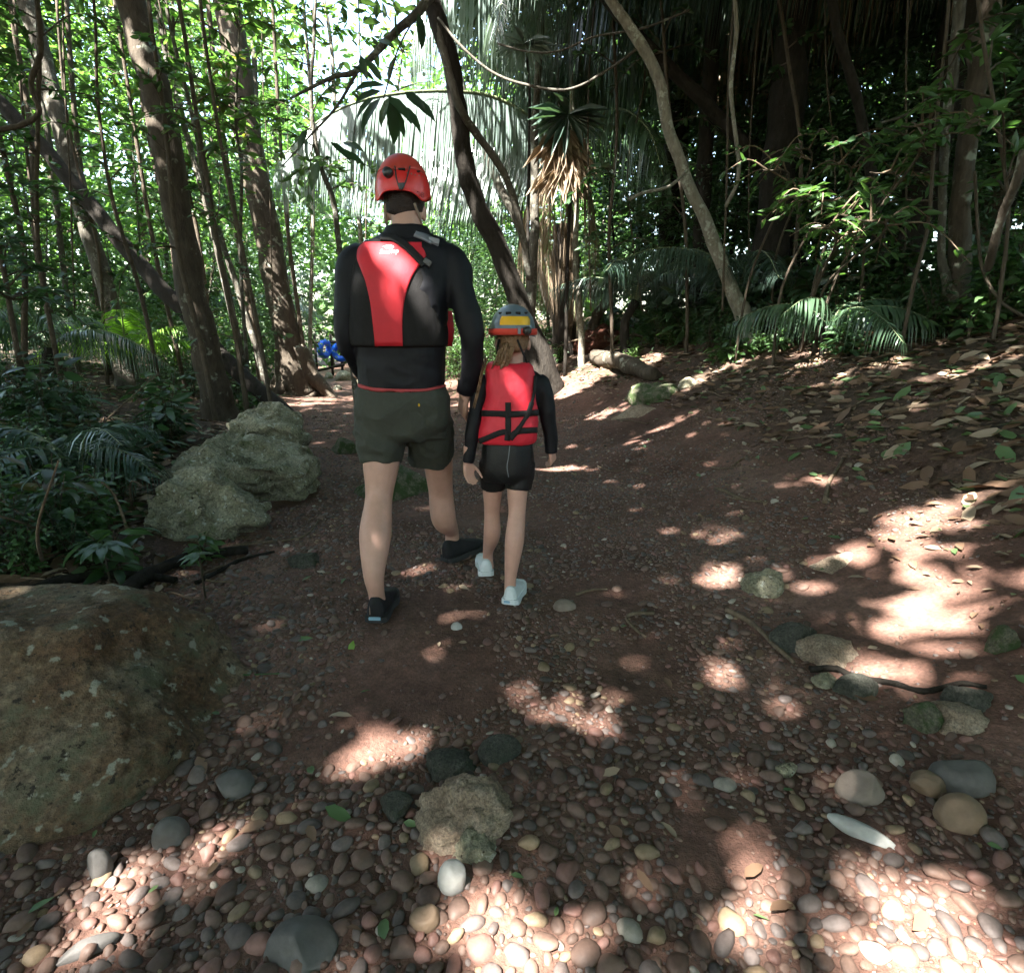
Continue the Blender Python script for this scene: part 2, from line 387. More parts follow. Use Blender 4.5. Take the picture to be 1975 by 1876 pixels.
def rock(name, label, u, v, wpx, hpx, mkey, seed, deep=.8, rz=0., cuts=7, rough=.10, sub=4, planes=(), sink=.35, group=None, cat='rock', rx=0.):
    p = hit(u, v); k = mpp(p); sx = wpx * k / 2; sz = hpx * k * .62; sy = sx * deep
    V, F = rock_shape((sx, sy, sz), seed, cuts, rough, sub, planes)
    if rx: c, s = math.cos(rx), math.sin(rx); V = V @ np.array([[1, 0, 0], [0, c, s], [0, -s, c]])
    V = rotz(V, rz)
    P = np.array([p[0], p[1] + sy * .75, 0]); P[2] = min(g(P[0], P[1]), g(P[0], P[1] - sy), g(P[0] - sx * .8, P[1])) + sz * (.9 - 2 * sink)
    o = link(name, MB().add(V, F).mesh(name, M[mkey]), None, P); tag(o, label, cat, group)
    ROCKS.append((P[0], P[1], max(sx, sy))); return o
# the big block beside the trail and the pale ridge of stone behind it
def big_rock(name, label, ctr, dim, seed, mkey, planes, rz, cuts, rough, sub=6):
    V, F = rock_shape(dim, seed, cuts, rough, sub, planes); V = rotz(V, rz)
    o = link(name, MB().add(V, F).mesh(name, M[mkey]), None, ctr); tag(o, label, 'boulder'); ROCKS.append((ctr[0], ctr[1], max(dim[:2]) * .8)); return o
big_rock('boulder', 'large brown slab-sided boulder with lichen at the trail edge by the pebbles', (-1.62, 1.46, .04), (.76, .58, .40), 41, 'rock_boulder',
         [((.15, -.75, .66), .50), ((.9, -.1, .5), .72), ((0, .1, 1), .80), ((.75, -.55, .0), .80)], .18, 3, .085)
def long_rock():
    mb = MB()
    a = hit(335, 1035); b = hit(520, 930)
    for k, (ctr, dim, rz, seed) in enumerate([((a[0] + .08, a[1] + .22, .14), (.36, .32, .26), .2, 61), ((a[0] * .5 + b[0] * .5, a[1] * .5 + b[1] * .5 + .30, .20), (.58, .44, .34), .75, 62), ((b[0] - .10, b[1] + .38, .26), (.42, .40, .36), .5, 63), ((b[0] + .02, b[1] + .12, .10), (.30, .22, .26), .3, 64)]):
        V, F = rock_shape(dim, seed, 6, .13, 5); mb.add(rotz(V, rz) + np.array(ctr), F)
    V, Fd = mb.arrays(); me = remesh_union([(V, [Fd[3]])], .012, 1)
    me.materials.append(M['rock_lime']); org = (a[0] * .5 + b[0] * .5, a[1] * .5 + b[1] * .5, 0)
    me.transform(Matrix.Translation(-Vector(org)))
    V = np.array([v.co[:] for v in me.vertices]); D = .030 * fbm(V[:, 0] * 7, V[:, 1] * 7, V[:, 2] * 9, 5, 5) - .075 * np.abs(fbm(V[:, 0] * 3.2 + V[:, 2] * 2, V[:, 1] * 3.2, V[:, 2] * 5, 15, 3))
    nn = np.array([v.normal[:] for v in me.vertices]); V = V + nn * D[:, None]; me.vertices.foreach_set('co', V.astype(np.float32).ravel()); me.update()
    o = link('boulder', me, None, org); tag(o, 'long pale lichen covered limestone boulder with an undercut broken end', 'boulder'); ROCKS.append((org[0], org[1] + .3, .7))
def remesh_union(parts, vox, smooth=2, sf=.5):
    mb = MB()
    for V, F in parts: mb.add(V, F)
    me = mb.mesh('tmp', M['twig']); o = bpy.data.objects.new('tmp', me); COL.objects.link(o)
    r = o.modifiers.new('r', 'REMESH'); r.mode = 'VOXEL'; r.voxel_size = vox; r.use_smooth_shade = True
    if smooth: s = o.modifiers.new('s', 'SMOOTH'); s.iterations = smooth; s.factor = sf
    dg = bpy.context.evaluated_depsgraph_get(); dg.update()
    out = bpy.data.meshes.new_from_object(o.evaluated_get(dg), depsgraph=dg)
    bpy.data.objects.remove(o); bpy.data.meshes.remove(me)
    out.materials.clear(); return out
long_rock()
G1 = 'rocks set in the trail'
rock('rock', 'brown mossy rock half buried just past the feet of the adult', 755, 962, 165, 75, 'rock_mossy', 71, rough=.08)
rock('rock', 'dark little mossy rock by the trail ahead of the long boulder', 655, 875, 60, 35, 'rock_mossy', 72)
rock('rock', 'cracked pale limestone rock sunk among pebbles in the middle of the trail', 893, 1640, 205, 120, 'rock_tan', 73, deep=.75, rough=.16, sub=5, cuts=5, sink=.32)
rock('rock', 'greenish dark rock lump against the back of the cracked pale rock', 870, 1500, 110, 45, 'rock_dark', 74, rough=.16)
rock('rock', 'pitted grey and white rock lump at the front of the cracked pale rock', 915, 1680, 95, 80, 'rock_lime', 75, rough=.2)
rock('rock', 'dark brown wedge shaped cobble behind the cracked pale rock', 965, 1475, 90, 62, 'rock_dark', 76, rough=.05)
rock('rock', 'dark cobble with a pale spot beside the cracked pale rock', 760, 1585, 75, 50, 'rock_dark', 77, rough=.06)
rock('rock', 'mottled grey rock with a white foot on the red slope', 1490, 1150, 95, 62, 'rock_lime', 78, rough=.14)
rock('rock', 'dark green mossy rock beside the flat tan rock on the slope', 1545, 1260, 95, 65, 'rock_dark', 79, rough=.12)
rock('rock', 'flat tan rock with a notched edge on the slope', 1612, 1290, 130, 60, 'rock_tan', 80, rough=.14)
rock('rock', 'small pale grey rock below the root on the slope', 1605, 1330, 58, 34, 'rock_lime', 81)
rock('rock', 'dark green grey rock below the root on the slope', 1672, 1350, 90, 50, 'rock_dark', 82)
rock('rock', 'broad dark grey flat rock at the lower slope', 1900, 1365, 150, 60, 'rock_dark', 83, deep=.6)
rock('rock', 'crumbly tan rock beneath the broad dark grey rock', 1870, 1420, 130, 55, 'rock_tan', 84, rough=.16)
rock('rock', 'knobbly tan and mossy rock in a sun fleck on the lower slope', 1805, 1405, 90, 60, 'rock_mossy', 85, rough=.15)
rock('rock', 'squat mossy rock on the red slope', 1945, 1260, 70, 75, 'rock_mossy', 86)
rock('rock', 'long low slab half sunk in the sunny red slope', 1670, 1085, 190, 42, 'rock_tan', 87, deep=.5, rough=.07)
rock('rock', 'small yellowish angular rock among the pebbles', 1522, 1503, 46, 38, 'rock_lime', 88)
rock('cobble', 'large smooth round brown grey cobble beside the sliver of bluish stone', 1672, 1555, 88, 72, 'rock_smooth', 89, cuts=3, rough=.03, cat='cobble')
rock('cobble', 'broad flat blue grey cobble on the lower slope', 1885, 1530, 120, 80, 'rock_smooth_dark', 90, cuts=4, rough=.03, cat='cobble')
rock('cobble', 'flat brown cobble below the broad blue grey one', 1868, 1612, 90, 80, 'rock_smooth_brown', 91, cuts=4, rough=.04, cat='cobble')
rock('cobble', 'brown cobble with a bumpy top between two bigger cobbles', 1800, 1545, 68, 52, 'rock_smooth_brown', 92, cuts=3, rough=.08, cat='cobble')
rock('cobble', 'pale bluish crescent sliver of stone on the pebbles', 1668, 1620, 120, 28, 'rock_smooth_pale', 93, deep=.30, rz=-.72, cuts=2, rough=.03, cat='cobble', sink=.2)
rock('cobble', 'round white and mauve cobble in front of the cracked pale rock', 872, 1735, 58, 68, 'rock_smooth_pale', 94, cuts=2, rough=.03, cat='cobble', sink=.2)
rock('cobble', 'tan cobble with a pale splinter of stone leaning on it', 818, 1800, 62, 46, 'rock_smooth_brown', 95, cuts=2, rough=.04, cat='cobble')
rock('cobble', 'large flat dark brown stone sunk in gravel', 562, 1875, 150, 62, 'rock_smooth_dark', 96, cuts=6, rough=.05, cat='cobble', sink=.46)
rock('cobble', 'smooth blue grey cobble at the foot of the large boulder', 440, 1545, 80, 45, 'rock_smooth_dark', 97, cuts=2, rough=.03, cat='cobble')
rock('cobble', 'upright dark cobble against the large boulder', 185, 1700, 50, 70, 'rock_smooth_dark', 98, cuts=2, rough=.03, cat='cobble')
rock('cobble', 'dark rounded cobble wedged under the large boulder', 320, 1640, 70, 70, 'rock_smooth_dark', 99, cuts=2, rough=.03, cat='cobble')
rock('cobble', 'long dark grey finger of stone in sunlit gravel', 155, 1860, 120, 30, 'rock_smooth_dark', 100, deep=.3, rz=.5, cuts=2, rough=.03, cat='cobble')
rock('rock', 'greenish flat stone on the pebbles beyond the large boulder', 578, 1095, 65, 34, 'rock_dark', 101)
rock('cobble', 'round grey brown cobble behind the heels of the child', 1090, 1178, 44, 24, 'rock_smooth', 102, cuts=2, rough=.03, cat='cobble')
rock('cobble', 'pale oval pebble lying alone on smooth dirt behind the adult', 880, 1215, 22, 16, 'rock_smooth_pale', 103, cuts=1, rough=.02, cat='cobble')
rock('rock', 'mossy limestone rock beside the fallen log on the bank', 1275, 770, 110, 62, 'rock_mossy', 104, rough=.14)
rock('rock', 'pale stone slab under the mossy limestone rock', 1240, 800, 110, 38, 'rock_tan', 105, rough=.1)
rock('rock', 'sunlit white rock beside the mossy limestone rock', 1335, 745, 45, 30, 'rock_lime', 106)
for k, (u, v, ww, hh) in enumerate([(660, 735, 38, 26), (632, 730, 24, 16), (690, 748, 30, 22), (648, 752, 22, 12), (905, 738, 26, 18), (892, 752, 18, 12), (915, 722, 20, 14)]):
    rock('rock', 'pale rounded stone lying on the trail far ahead', u, v, ww, hh, 'rock_lime', 120 + k, sub=3, group='pale stones far along the trail')

# ------------------------------------------------------------------ pebbles
def fx_(u, v):
    p = hit(u, v); return (float(p[0]), float(p[1]))
FEET = []
PAS = []; PT = []                                            # pebble templates, radius .03
for k in range(9):
    rg = np.random.default_rng(200 + k); V, F = ICO[2]; V = V.copy()
    for q in range(rg.integers(2, 7)):
        n = nrm(rg.normal(size=3)); d = rg.uniform(.55, .82); e = V @ n - d; V = V - np.where(e > 0, e * .85, 0)[:, None] * n
    V = V * np.array([1, rg.uniform(.58, .9), rg.uniform(.38, .62)]); V = V * (1 + .13 * vn(V[:, 0] * 1.7 + k * 9, V[:, 1] * 1.7, V[:, 2] * 1.7, k))[:, None]
    PT.append((V * .03, F)); PAS.append((V[:, 1].max() - V[:, 1].min()) / (V[:, 0].max() - V[:, 0].min()))
V1, F1 = ICO[1]
bare = [(hit(800, 1300), .34, .36), (hit(900, 1180), .28, .26), (hit(1230, 1300), .14, .2), (hit(1130, 1150), .28, .2), (hit(1750, 1200), .35, .45), (hit(640, 1440), .16, .1), (hit(1380, 1640), .12, .12)]
def dens(x, y):
    d = .62 + .75 * fbm(x * 1.6, y * 1.6, None, 31, 3)
    for p, a, b in bare: d = d - 1.5 * np.exp(-(((x - p[0]) / a) ** 2 + ((y - p[1]) / b) ** 2) ** 1.5)
    d = d - np.clip((x - xe(y) - .1) / .6, 0, 1) * .55 - np.clip((xl(y) - x + .1) / .5, 0, 1) * .9
    d = d + .5 * np.clip(1.7 - y, 0, 1) + .25 * np.exp(-((y - 3.2) / 1.3) ** 2)
    return np.clip(d, .03, 1)
NP = 250000
t_ = RNG.random(NP); yy = .62 + 8.4 * t_ ** 1.5; xx = (RNG.random(NP) * 2 - 1) * (.75 + .95 * yy)
keep = (RNG.random(NP) < dens(xx, yy)) & (xx > xl(yy) - .5) & (xx < xe(yy) + 2.2)
xx, yy = xx[keep], yy[keep]
rr = np.exp(RNG.normal(math.log(.0078), .48, len(xx))); rr = np.clip(rr, .004, .030) * np.where(yy < 1.5, 1.12, 1.0)
rr = np.where(yy > 4, np.maximum(rr, .012), rr)
order = np.argsort(-rr); grid = {}; sel = []
RK = np.array(ROCKS)
for q in order:
    x, y, r = xx[q], yy[q], rr[q]
    if r < .03 and np.any((RK[:, 0] - x) ** 2 + (RK[:, 1] - y) ** 2 < (RK[:, 2] * .7) ** 2): continue
    c = (int(x / .05), int(y / .05)); ok = True
    for a in (-1, 0, 1):
        for b in (-1, 0, 1):
            for (x2, y2, r2) in grid.get((c[0] + a, c[1] + b), ()):
                if (x - x2) ** 2 + (y - y2) ** 2 < (.72 * (r + r2)) ** 2: ok = False; break
            if not ok: break
        if not ok: break
    if ok: grid.setdefault(c, []).append((x, y, r)); sel.append(q)
sel = np.array(sel); xx, yy, rr = xx[sel], yy[sel], rr[sel]
zz = g(xx, yy)
cls = RNG.choice(5, len(xx), p=[.52, .27, .12, .07, .02])
app = rr / np.sqrt(xx ** 2 + yy ** 2 + CAM_H ** 2); pu, pv = pix(np.stack([xx, yy, zz], -1))
vis = (pu > 0) & (pu < 1975) & (pv < 1880) & (pv > 600) & (cls >= 0)
rank = np.argsort(-np.where(vis, app, 0)); single = set(rank[:300].tolist())
LAND = [(-1.3, 1.5, 'the large brown boulder'), (-2.0, 4.0, 'the long pale boulder'), (fx_(893, 1620), 'the cracked pale rock'), (fx_(1672, 1540), 'the large smooth cobble'), (fx_(1612, 1280), 'the flat tan rock'), (fx_(562, 1860), 'the flat dark brown stone'), (fx_(1885, 1500), 'the blue grey cobble'), (fx_(872, 1735), 'the white cobble'), (fx_(722, 1210), 'the heel of the adult'), (fx_(990, 1170), 'the shoes of the child'), (fx_(185, 1690), 'the upright dark cobble'), (fx_(440, 1540), 'the smooth blue grey cobble'), (fx_(965, 1470), 'the dark wedge shaped cobble'), (fx_(1490, 1140), 'the mottled grey rock'), (fx_(1870, 1415), 'the crumbly tan rock'), (fx_(1522, 1500), 'the small yellowish rock'), (fx_(155, 1850), 'the dark finger of stone'), (fx_(1245, 1225), 'the forked pale twig'), (fx_(1275, 770), 'the mossy limestone rock'), (fx_(1670, 1085), 'the long low slab'), (fx_(320, 1630), 'the wedged dark cobble'), (fx_(1945, 1250), 'the squat mossy rock'), (fx_(1210, 720), 'the fallen log'), (fx_(1838, 600), 'the twin trunked tree'), (fx_(1440, 625), 'the leaning pale tree'), (fx_(1760, 785), 'the straight dead branch'), (fx_(290, 1120), 'the thick dark fallen limb'), (fx_(755, 955), 'the brown mossy rock'), (fx_(1607, 930), 'the pale upright branch')]
LAND = [(*a[0], a[1]) if len(a) == 2 else a for a in LAND]
def near(x, y, land=None):
    land = land or LAND; return min(land, key=lambda a: (a[0] - x) ** 2 + (a[1] - y) ** 2)[2]
PM = [[None] * 5 for _ in PT]
for a, (V, F) in enumerate(PT):
    Vh, Fh = ICO[3]; 
    for c in range(5):
        PM[a][c] = MB().add(V, F, .5).mesh('pebble', PEB[c][1])
plab = ['small rounded brown pebble lying on the trail', 'small rounded grey pebble lying on the trail', 'small rounded reddish pebble lying on the trail', 'small rounded tan pebble lying on the trail', 'small rounded pale pebble lying on the trail']
mbp = MB()
for q in range(len(xx)):
    a = RNG.integers(0, len(PT)); rz = RNG.uniform(0, 6.28); tilt = RNG.normal(0, .22, 2); s = rr[q] / .03; z = zz[q] + rr[q] * .02
    if q in single:
        o = link('pebble', PM[a][cls[q]], None, (xx[q], yy[q], z)); o.rotation_euler = (tilt[0], tilt[1], rz); o.scale = (s, s, s)
        tag(o, ('larger ' if rr[q] > .024 else 'small ' if rr[q] < .016 else '') + ('slim ' if PAS[a] < .68 else 'round ' if PAS[a] > .8 else 'oval ') + PEB[cls[q]][0] + ' pebble near ' + near(xx[q], yy[q]), 'pebble', 'pebbles on the trail')
    else:
        V, F = PT[a] if (app[q] > .0045) else (V1 * np.array([1, .75, .5]) * .03, F1)
        V = V * s; V = V + np.stack([np.zeros(len(V)), np.zeros(len(V)), V[:, 0] * tilt[0] + V[:, 1] * tilt[1]], -1)
        mbp.add(rotz(V, rz) + np.array([xx[q], yy[q], z]), F, RNG.random(), int(cls[q]))
o = link('gravel', mbp.mesh('gravel', [p[1] for p in PEB])); tag(o, 'mixed small brown and grey river gravel spread over the trail', 'gravel', kind='stuff')
# ------------------------------------------------------------------ people
M['skin'] = plain('skin', (.47, .275, .215), .5, .4, 18, .08, .15, 160, .002)
M['skin_child'] = plain('skin_child', (.50, .285, .225), .5, .4, 18, .08, .12, 160, .002)
M['neoprene'] = plain('neoprene', (.0065, .0065, .009), .6, .22, 60, .2, .25, 220, .002)
M['vest_black'] = plain('vest_black', (.012, .011, .011), .8, .2, 80, .2, .5, 320, .003)
M['vest_red'] = plain('vest_red', (.52, .018, .030), .62, .35, 9, .12, .35, 260, .002)
M['child_red'] = plain('child_red', (.60, .022, .042), .55, .4, 7, .12, .5, 38, .006)
M['piping_red'] = plain('piping_red', (.36, .05, .055), .7)
M['shorts_olive'] = plain('shorts_olive', (.040, .043, .034), .75, .3, 6, .15, .6, 24, .012)
M['shorts_black'] = plain('shorts_black', (.007, .007, .008), .5, .3, 20, .2, .3, 40, .006)
M['webbing'] = plain('webbing', (.014, .013, .014), .75, .3, 0, 0, .5, 400, .002)
M['plastic_black'] = plain('plastic_black', (.022, .022, .024), .38, .5)
M['plastic_grey'] = plain('plastic_grey', (.16, .17, .20), .45, .5)
M['helmet_red'] = plain('helmet_red', (.62, .025, .022), .32, .5, 5, .06)
M['helmet_cap'] = plain('helmet_cap', (.42, .045, .03), .5, .4, 12, .12, .2, 90, .002)
M['deboss_shade'] = plain('deboss_shade', (.34, .012, .012), .5)  # darker red painted for the shade of debossed letters
M['helmet_blue'] = plain('helmet_blue', (.115, .150, .185), .30, .55, 8, .12)
M['sticker_yellow'] = plain('sticker_yellow', (.72, .40, .015), .45, .45)
M['strap_red'] = plain('strap_red', (.56, .055, .035), .7, .3, 0, 0, .4, 300, .002)
M['strap_tan'] = plain('strap_tan', (.26, .19, .15), .75)
M['hair_dark'] = plain('hair_dark', (.022, .012, .009), .5, .4, 40, .4, .9, 130, .01)
M['hair_brown'] = plain('hair_brown', (.20, .115, .062), .45, .4, 14, .45, 1.0, 60, .015)
M['shoe_black'] = plain('shoe_black', (.012, .012, .014), .7, .3, 30, .3, .5, 180, .004)
M['sole_black'] = plain('sole_black', (.030, .030, .032), .75)
M['shoe_white'] = plain('shoe_white', (.60, .64, .66), .5, .4, 12, .08)
M['white'] = plain('white', (.8, .8, .8), .6)
M['blue_mark'] = plain('blue_mark', (.22, .38, .50), .5)
M['vent_shade'] = plain('vent_shade', (.010, .008, .008), .9)  # near black colour stands for the shade inside helmet vents

def loft(rings, n=28, p=2.3):
    """rings: (cx,cy,cz,rx,ry[,tilt]) horizontal superellipses; closed tube"""
    a = np.arange(n) * 2 * math.pi / n; V = []
    for r in rings:
        cx, cy, cz, rx, ry = r[:5]; tl = r[5] if len(r) > 5 else 0
        c, s = np.cos(a), np.sin(a); x = np.sign(c) * np.abs(c) ** (2 / p) * rx; y = np.sign(s) * np.abs(s) ** (2 / p) * ry
        V.append(np.stack([cx + x, cy + y, np.full(n, cz) + tl * y], -1))
    m = len(V); V = np.concatenate(V); i = np.arange(m - 1)[:, None] * n; j = np.arange(n)[None]; k = (j + 1) % n
    F = np.stack([i + j, i + k, i + n + k, i + n + j], -1).reshape(-1, 4)
    V = np.vstack([V, V[:n].mean(0), V[-n:].mean(0)]); jj = np.arange(n); kk = (jj + 1) % n
    return V, [F, np.vstack([np.stack([np.full(n, m * n), kk, jj], -1), np.stack([np.full(n, m * n + 1), (m - 1) * n + jj, (m - 1) * n + kk], -1)])]
def rings_px(rows, n=5):
    """rows: (v, uleft, uright, y, ry) -> smooth list of world rings"""
    Rr = []
    for v, ul, ur, y, ry in rows:
        a, b = atY(ul, v, y), atY(ur, v, y); Rr.append([(a[0] + b[0]) / 2, y, a[2], (b[0] - a[0]) / 2, ry])
    return [tuple(r) for r in catmull(np.array(Rr), n)]
def limb(pts, rad, n=14):
    P = catmull(np.array(pts, float), 6); r = catmull(np.array([[q, 0, 0] for q in rad]), 6)[:, 0]
    return tube(P, r, n)
def fin(me, matkey, name, parent, org, disp=0, dscale=8, fold=0):
    if disp:
        V = np.array([v.co[:] for v in me.vertices]); nn = np.array([v.normal[:] for v in me.vertices])
        V = V + nn * (disp * fbm(V[:, 0] * dscale, V[:, 1] * dscale, V[:, 2] * dscale * .8, 17, 3))[:, None]
        me.vertices.foreach_set('co', V.astype(np.float32).ravel())
    if fold:
        me.update(); V = np.array([v.co[:] for v in me.vertices]); nn = np.array([v.normal[:] for v in me.vertices]); w_ = .35 * fbm(V[:, 0] * 5, V[:, 1] * 5, V[:, 2] * 5, 23, 2)
        V = V + nn * (fold * (.55 - 1.6 * np.abs(fbm(V[:, 0] * 5 + V[:, 2] * 7 + w_, V[:, 1] * 6 + w_, V[:, 2] * 6 - V[:, 0] * 4, 29, 2))))[:, None]
        me.vertices.foreach_set('co', V.astype(np.float32).ravel())
    for p in me.polygons: p.use_smooth = True
    me.transform(Matrix.Translation(-Vector(org))); me.materials.append(M[matkey]); me.update()
    return link(name, me, parent)
def bvh_of(obs, org):
    V = []; F = []; n = 0
    for o in obs:
        V += [v.co + Vector(org) for v in o.data.vertices]; F += [[q + n for q in p.vertices] for p in o.data.polygons]; n = len(V)
    return BVHTree.FromPolygons(V, F)
def cast(b, u, v, off=0.0):
    h = b.ray_cast(Vector(CAMP), Vector(nrm(ray(u, v))))
    if h[0] is None: return None
    n = h[1] if h[1].dot(Vector(ray(u, v))) < 0 else -h[1]
    return np.array(h[0] + n * off), np.array(n)
def strip(b, path, wpx, off=.003, th=.004, n=8):
    """a band of webbing laid on a surface along a path of picked points, with thickness"""
    Q = catmull(np.array([[a, c, 0] for a, c in path], float), n)[:, :2]; T = nrm(np.gradient(Q, axis=0)); S = np.stack([-T[:, 1], T[:, 0]], -1)
    wp = np.broadcast_to(np.asarray(wpx, float), (len(Q),)); rows = []
    for q, s, w_ in zip(Q, S, wp):
        r = []
        for k in (-.5, -.17, .17, .5):
            h = cast(b, q[0] + s[0] * w_ * k, q[1] + s[1] * w_ * k); 
            if h is None: r = None; break
            r.append(h)
        if r: rows.append(r)
    m = len(rows)
    if m < 2: return np.zeros((0, 3)), []
    top = np.array([[p + nn * (off + th) for p, nn in r] for r in rows]); bot = np.array([[p + nn * (off - .004) for p, nn in r] for r in rows])
    V = np.concatenate([top, bot[:, ::-1]], 1).reshape(-1, 3); c = 8
    i = np.arange(m - 1)[:, None] * c; j = np.arange(c)[None]; k = (j + 1) % c
    F = np.stack([i + j, i + c + j, i + c + k, i + k], -1).reshape(-1, 4)
    e = np.array([[0, 1, 2, 3, 4, 5, 6, 7], [(m - 1) * c + q for q in range(7, -1, -1)]])
    return V, [F, e]
def panel(b, rows, off=.004, nu=16, n=5):
    """a fabric panel laid on a surface: rows (v, uleft, uright)"""
    Q = catmull(np.array(rows, float), n); G = []
    for v, a, c in Q:
        r = [cast(b, a + (c - a) * s, v, off) for s in np.linspace(0, 1, nu)]
        if all(r): G.append([q for q in r])
    m = len(G); T = np.array([[q[0] for q in r] for r in G]); N = np.array([[q[1] for q in r] for r in G])
    V = T.reshape(-1, 3); i = np.arange(m - 1)[:, None] * nu; j = np.arange(nu - 1)[None]
    F = np.stack([i + j, i + nu + j, i + nu + j + 1, i + j + 1], -1).reshape(-1, 4)
    idx = np.arange(m * nu).reshape(m, nu); loop = np.concatenate([idx[0], idx[1:, -1], idx[-1, -2::-1], idx[-2:0:-1, 0]])
    sk = V[loop] - N.reshape(-1, 3)[loop] * (off + .006); L = len(loop); a = np.arange(L); c = (a + 1) % L
    return np.vstack([V, sk]), [F, np.stack([loop[a], loop[c], m * nu + c, m * nu + a], -1)]
def blob(P, dim, sub=3, rz=0): V, F = ICO[sub]; return rotz(V * np.asarray(dim)[None], rz) + np.asarray(P)[None], [F]
def box(c, X, Y, Z, bev=.25):
    """bevelled block with half axes X Y Z"""
    c = np.asarray(c, float); V, F = ICO[3]; V = np.sign(V) * np.abs(V) ** bev; V = V / np.abs(V).max(0)
    return c + V[:, 0:1] * np.asarray(X) + V[:, 1:2] * np.asarray(Y) + V[:, 2:3] * np.asarray(Z), [F]
def hand(wrist, d, palm_n, L, side, curl):
    """wrist point, direction of the hand, palm normal, length, side of the thumb (+-1), finger curl"""
    d = nrm(d); pn = nrm(palm_n - d * np.dot(palm_n, d)); s = np.cross(d, pn) * side; out = []
    W = L * .23
    pts = [wrist - d * L * .12, wrist + d * L * .10, wrist + d * L * .30, wrist + d * L * .46]
    for k, o_ in enumerate((-.62, -.2, .22, .62)):
        out.append(tube(catmull(np.array([pts[0] + s * o_ * W * .5, pts[1] + s * o_ * W * .9, pts[3] + s * o_ * W * 1.15]), 4), [L * .085] * 8 + [L * .07], 10))
        ln = L * (.42, .50, .47, .36)[3 - k] if True else 0
        b0 = pts[3] + s * o_ * W * 1.15; q = [b0]; ang = .15
        for f in (.45, .32, .25):
            ang += curl * (1.0 + .15 * k); q.append(q[-1] + (d * math.cos(ang) + pn * math.sin(ang)) * ln * f)
        out.append(tube(catmull(np.array(q), 4), np.linspace(L * .056, L * .042, 13), 9))
    t0 = wrist + d * L * .08 + s * W * .6; q = [t0, t0 + (d * .6 + s * .55 + pn * .3) * L * .22, t0 + (d * 1.0 + s * .62 + pn * .55) * L * .34, t0 + (d * 1.25 + s * .5 + pn * .8) * L * .44]
    out.append(tube(catmull(np.array(q), 4), np.linspace(L * .075, L * .048, 13), 9))
    return out
def shoe(heel, az, L, W, H, pitch=0.):
    """heel: point on the ground under the back of the heel; az: heading, 0 = straight ahead"""
    f = np.array([math.sin(az) * math.cos(pitch), math.cos(az) * math.cos(pitch), math.sin(pitch)]); s = np.array([math.cos(az), -math.sin(az), 0.]); up = np.cross(s, f)
    t = np.linspace(0, 1, 17); wd = np.interp(t, [0, .06, .25, .5, .72, .9, 1], [.45, .78, .84, .86, 1, .78, .35]) * W / 2
    ht = np.interp(t, [0, .05, .22, .38, .6, .85, 1], [.80, 1.0, .93, .88, .66, .52, .30]) * H
    a = np.arange(20) * 2 * math.pi / 20; V = []; 
    for q in range(17):
        c, sn = np.cos(a), np.sin(a); x = np.sign(c) * np.abs(c) ** .7 * wd[q]; z = (.5 + .5 * np.sign(sn) * np.abs(sn) ** .75) * (ht[q] - .018) + .018
        x = x * np.interp(z / H, [0, .35, 1], [1, .98, .62 if t[q] < .5 else .8])
        V.append(heel + f * t[q] * L + s * x[:, None] + up * z[:, None])
    V = np.concatenate(V); i = np.arange(16)[:, None] * 20; j = np.arange(20)[None]; k = (j + 1) % 20
    F = np.stack([i + j, i + k, i + 20 + k, i + 20 + j], -1).reshape(-1, 4)
    F2 = np.array([list(range(19, -1, -1)), list(range(320, 340))])
    upper = (V, [F, F2])
    so = []; wo = np.interp(t, [0, .04, .25, .5, .72, .92, 1], [.50, .84, .86, .80, 1.04, .82, .42]) * W / 2 * 1.06
    top = np.concatenate([heel + f * (t[:, None] * L * 1.04 - .02 * L) + s * wo[:, None] , (heel + f * (t[:, None] * L * 1.04 - .02 * L) - s * wo[:, None])[::-1]])
    rock_ = np.concatenate([np.interp(t, [0, .2, .7, 1], [.012, 0, 0, .022])] * 1 + [np.interp(t, [0, .2, .7, 1], [.012, 0, 0, .022])[::-1]])
    lo = top + up * (rock_[:, None] + .001); hi = top + up * (rock_[:, None] * .6 + .030); n = len(top); a_ = np.arange(n); b_ = (a_ + 1) % n
    sole = (np.vstack([lo, hi]), [np.stack([a_, b_, n + b_, n + a_], -1), np.array([a_[::-1].tolist(), (n + a_).tolist()])])
    return upper, sole, f, s, up
def dome(C, Rd, th0, rim, n=48, m=14, tilt=0., flare=0.):
    """part of an ellipsoid shell between polar angle th0 and rim(azimuth), with thickness"""
    a = np.arange(n) * 2 * math.pi / n; out = []
    for k, sc in enumerate((1.0, .955)):
        for q in range(m + 1):
            t = q / m if k == 0 else 1 - q / m
            th = np.array([(th0(x) if callable(th0) else th0) + (rim(x) - (th0(x) if callable(th0) else th0)) * t for x in a])
            fl = 1 + flare * np.clip((t - .75) * 4, 0, 1) ** 2
            out.append(np.stack([np.sin(th) * np.cos(a) * Rd[0] * sc * fl, np.sin(th) * np.sin(a) * Rd[1] * sc * fl, np.cos(th) * Rd[2] * sc], -1))
    V = np.concatenate(out); c, s = math.cos(tilt), math.sin(tilt); V = V @ np.array([[1, 0, 0], [0, c, s], [0, -s, c]]) + np.asarray(C)
    mm = 2 * (m + 1); i = np.arange(mm)[:, None] * n; i2 = ((np.arange(mm) + 1) % mm)[:, None] * n; j = np.arange(n)[None]; k = (j + 1) % n
    return V, [np.stack([i + j, i2 + j, i2 + k, i + k], -1).reshape(-1, 4)]
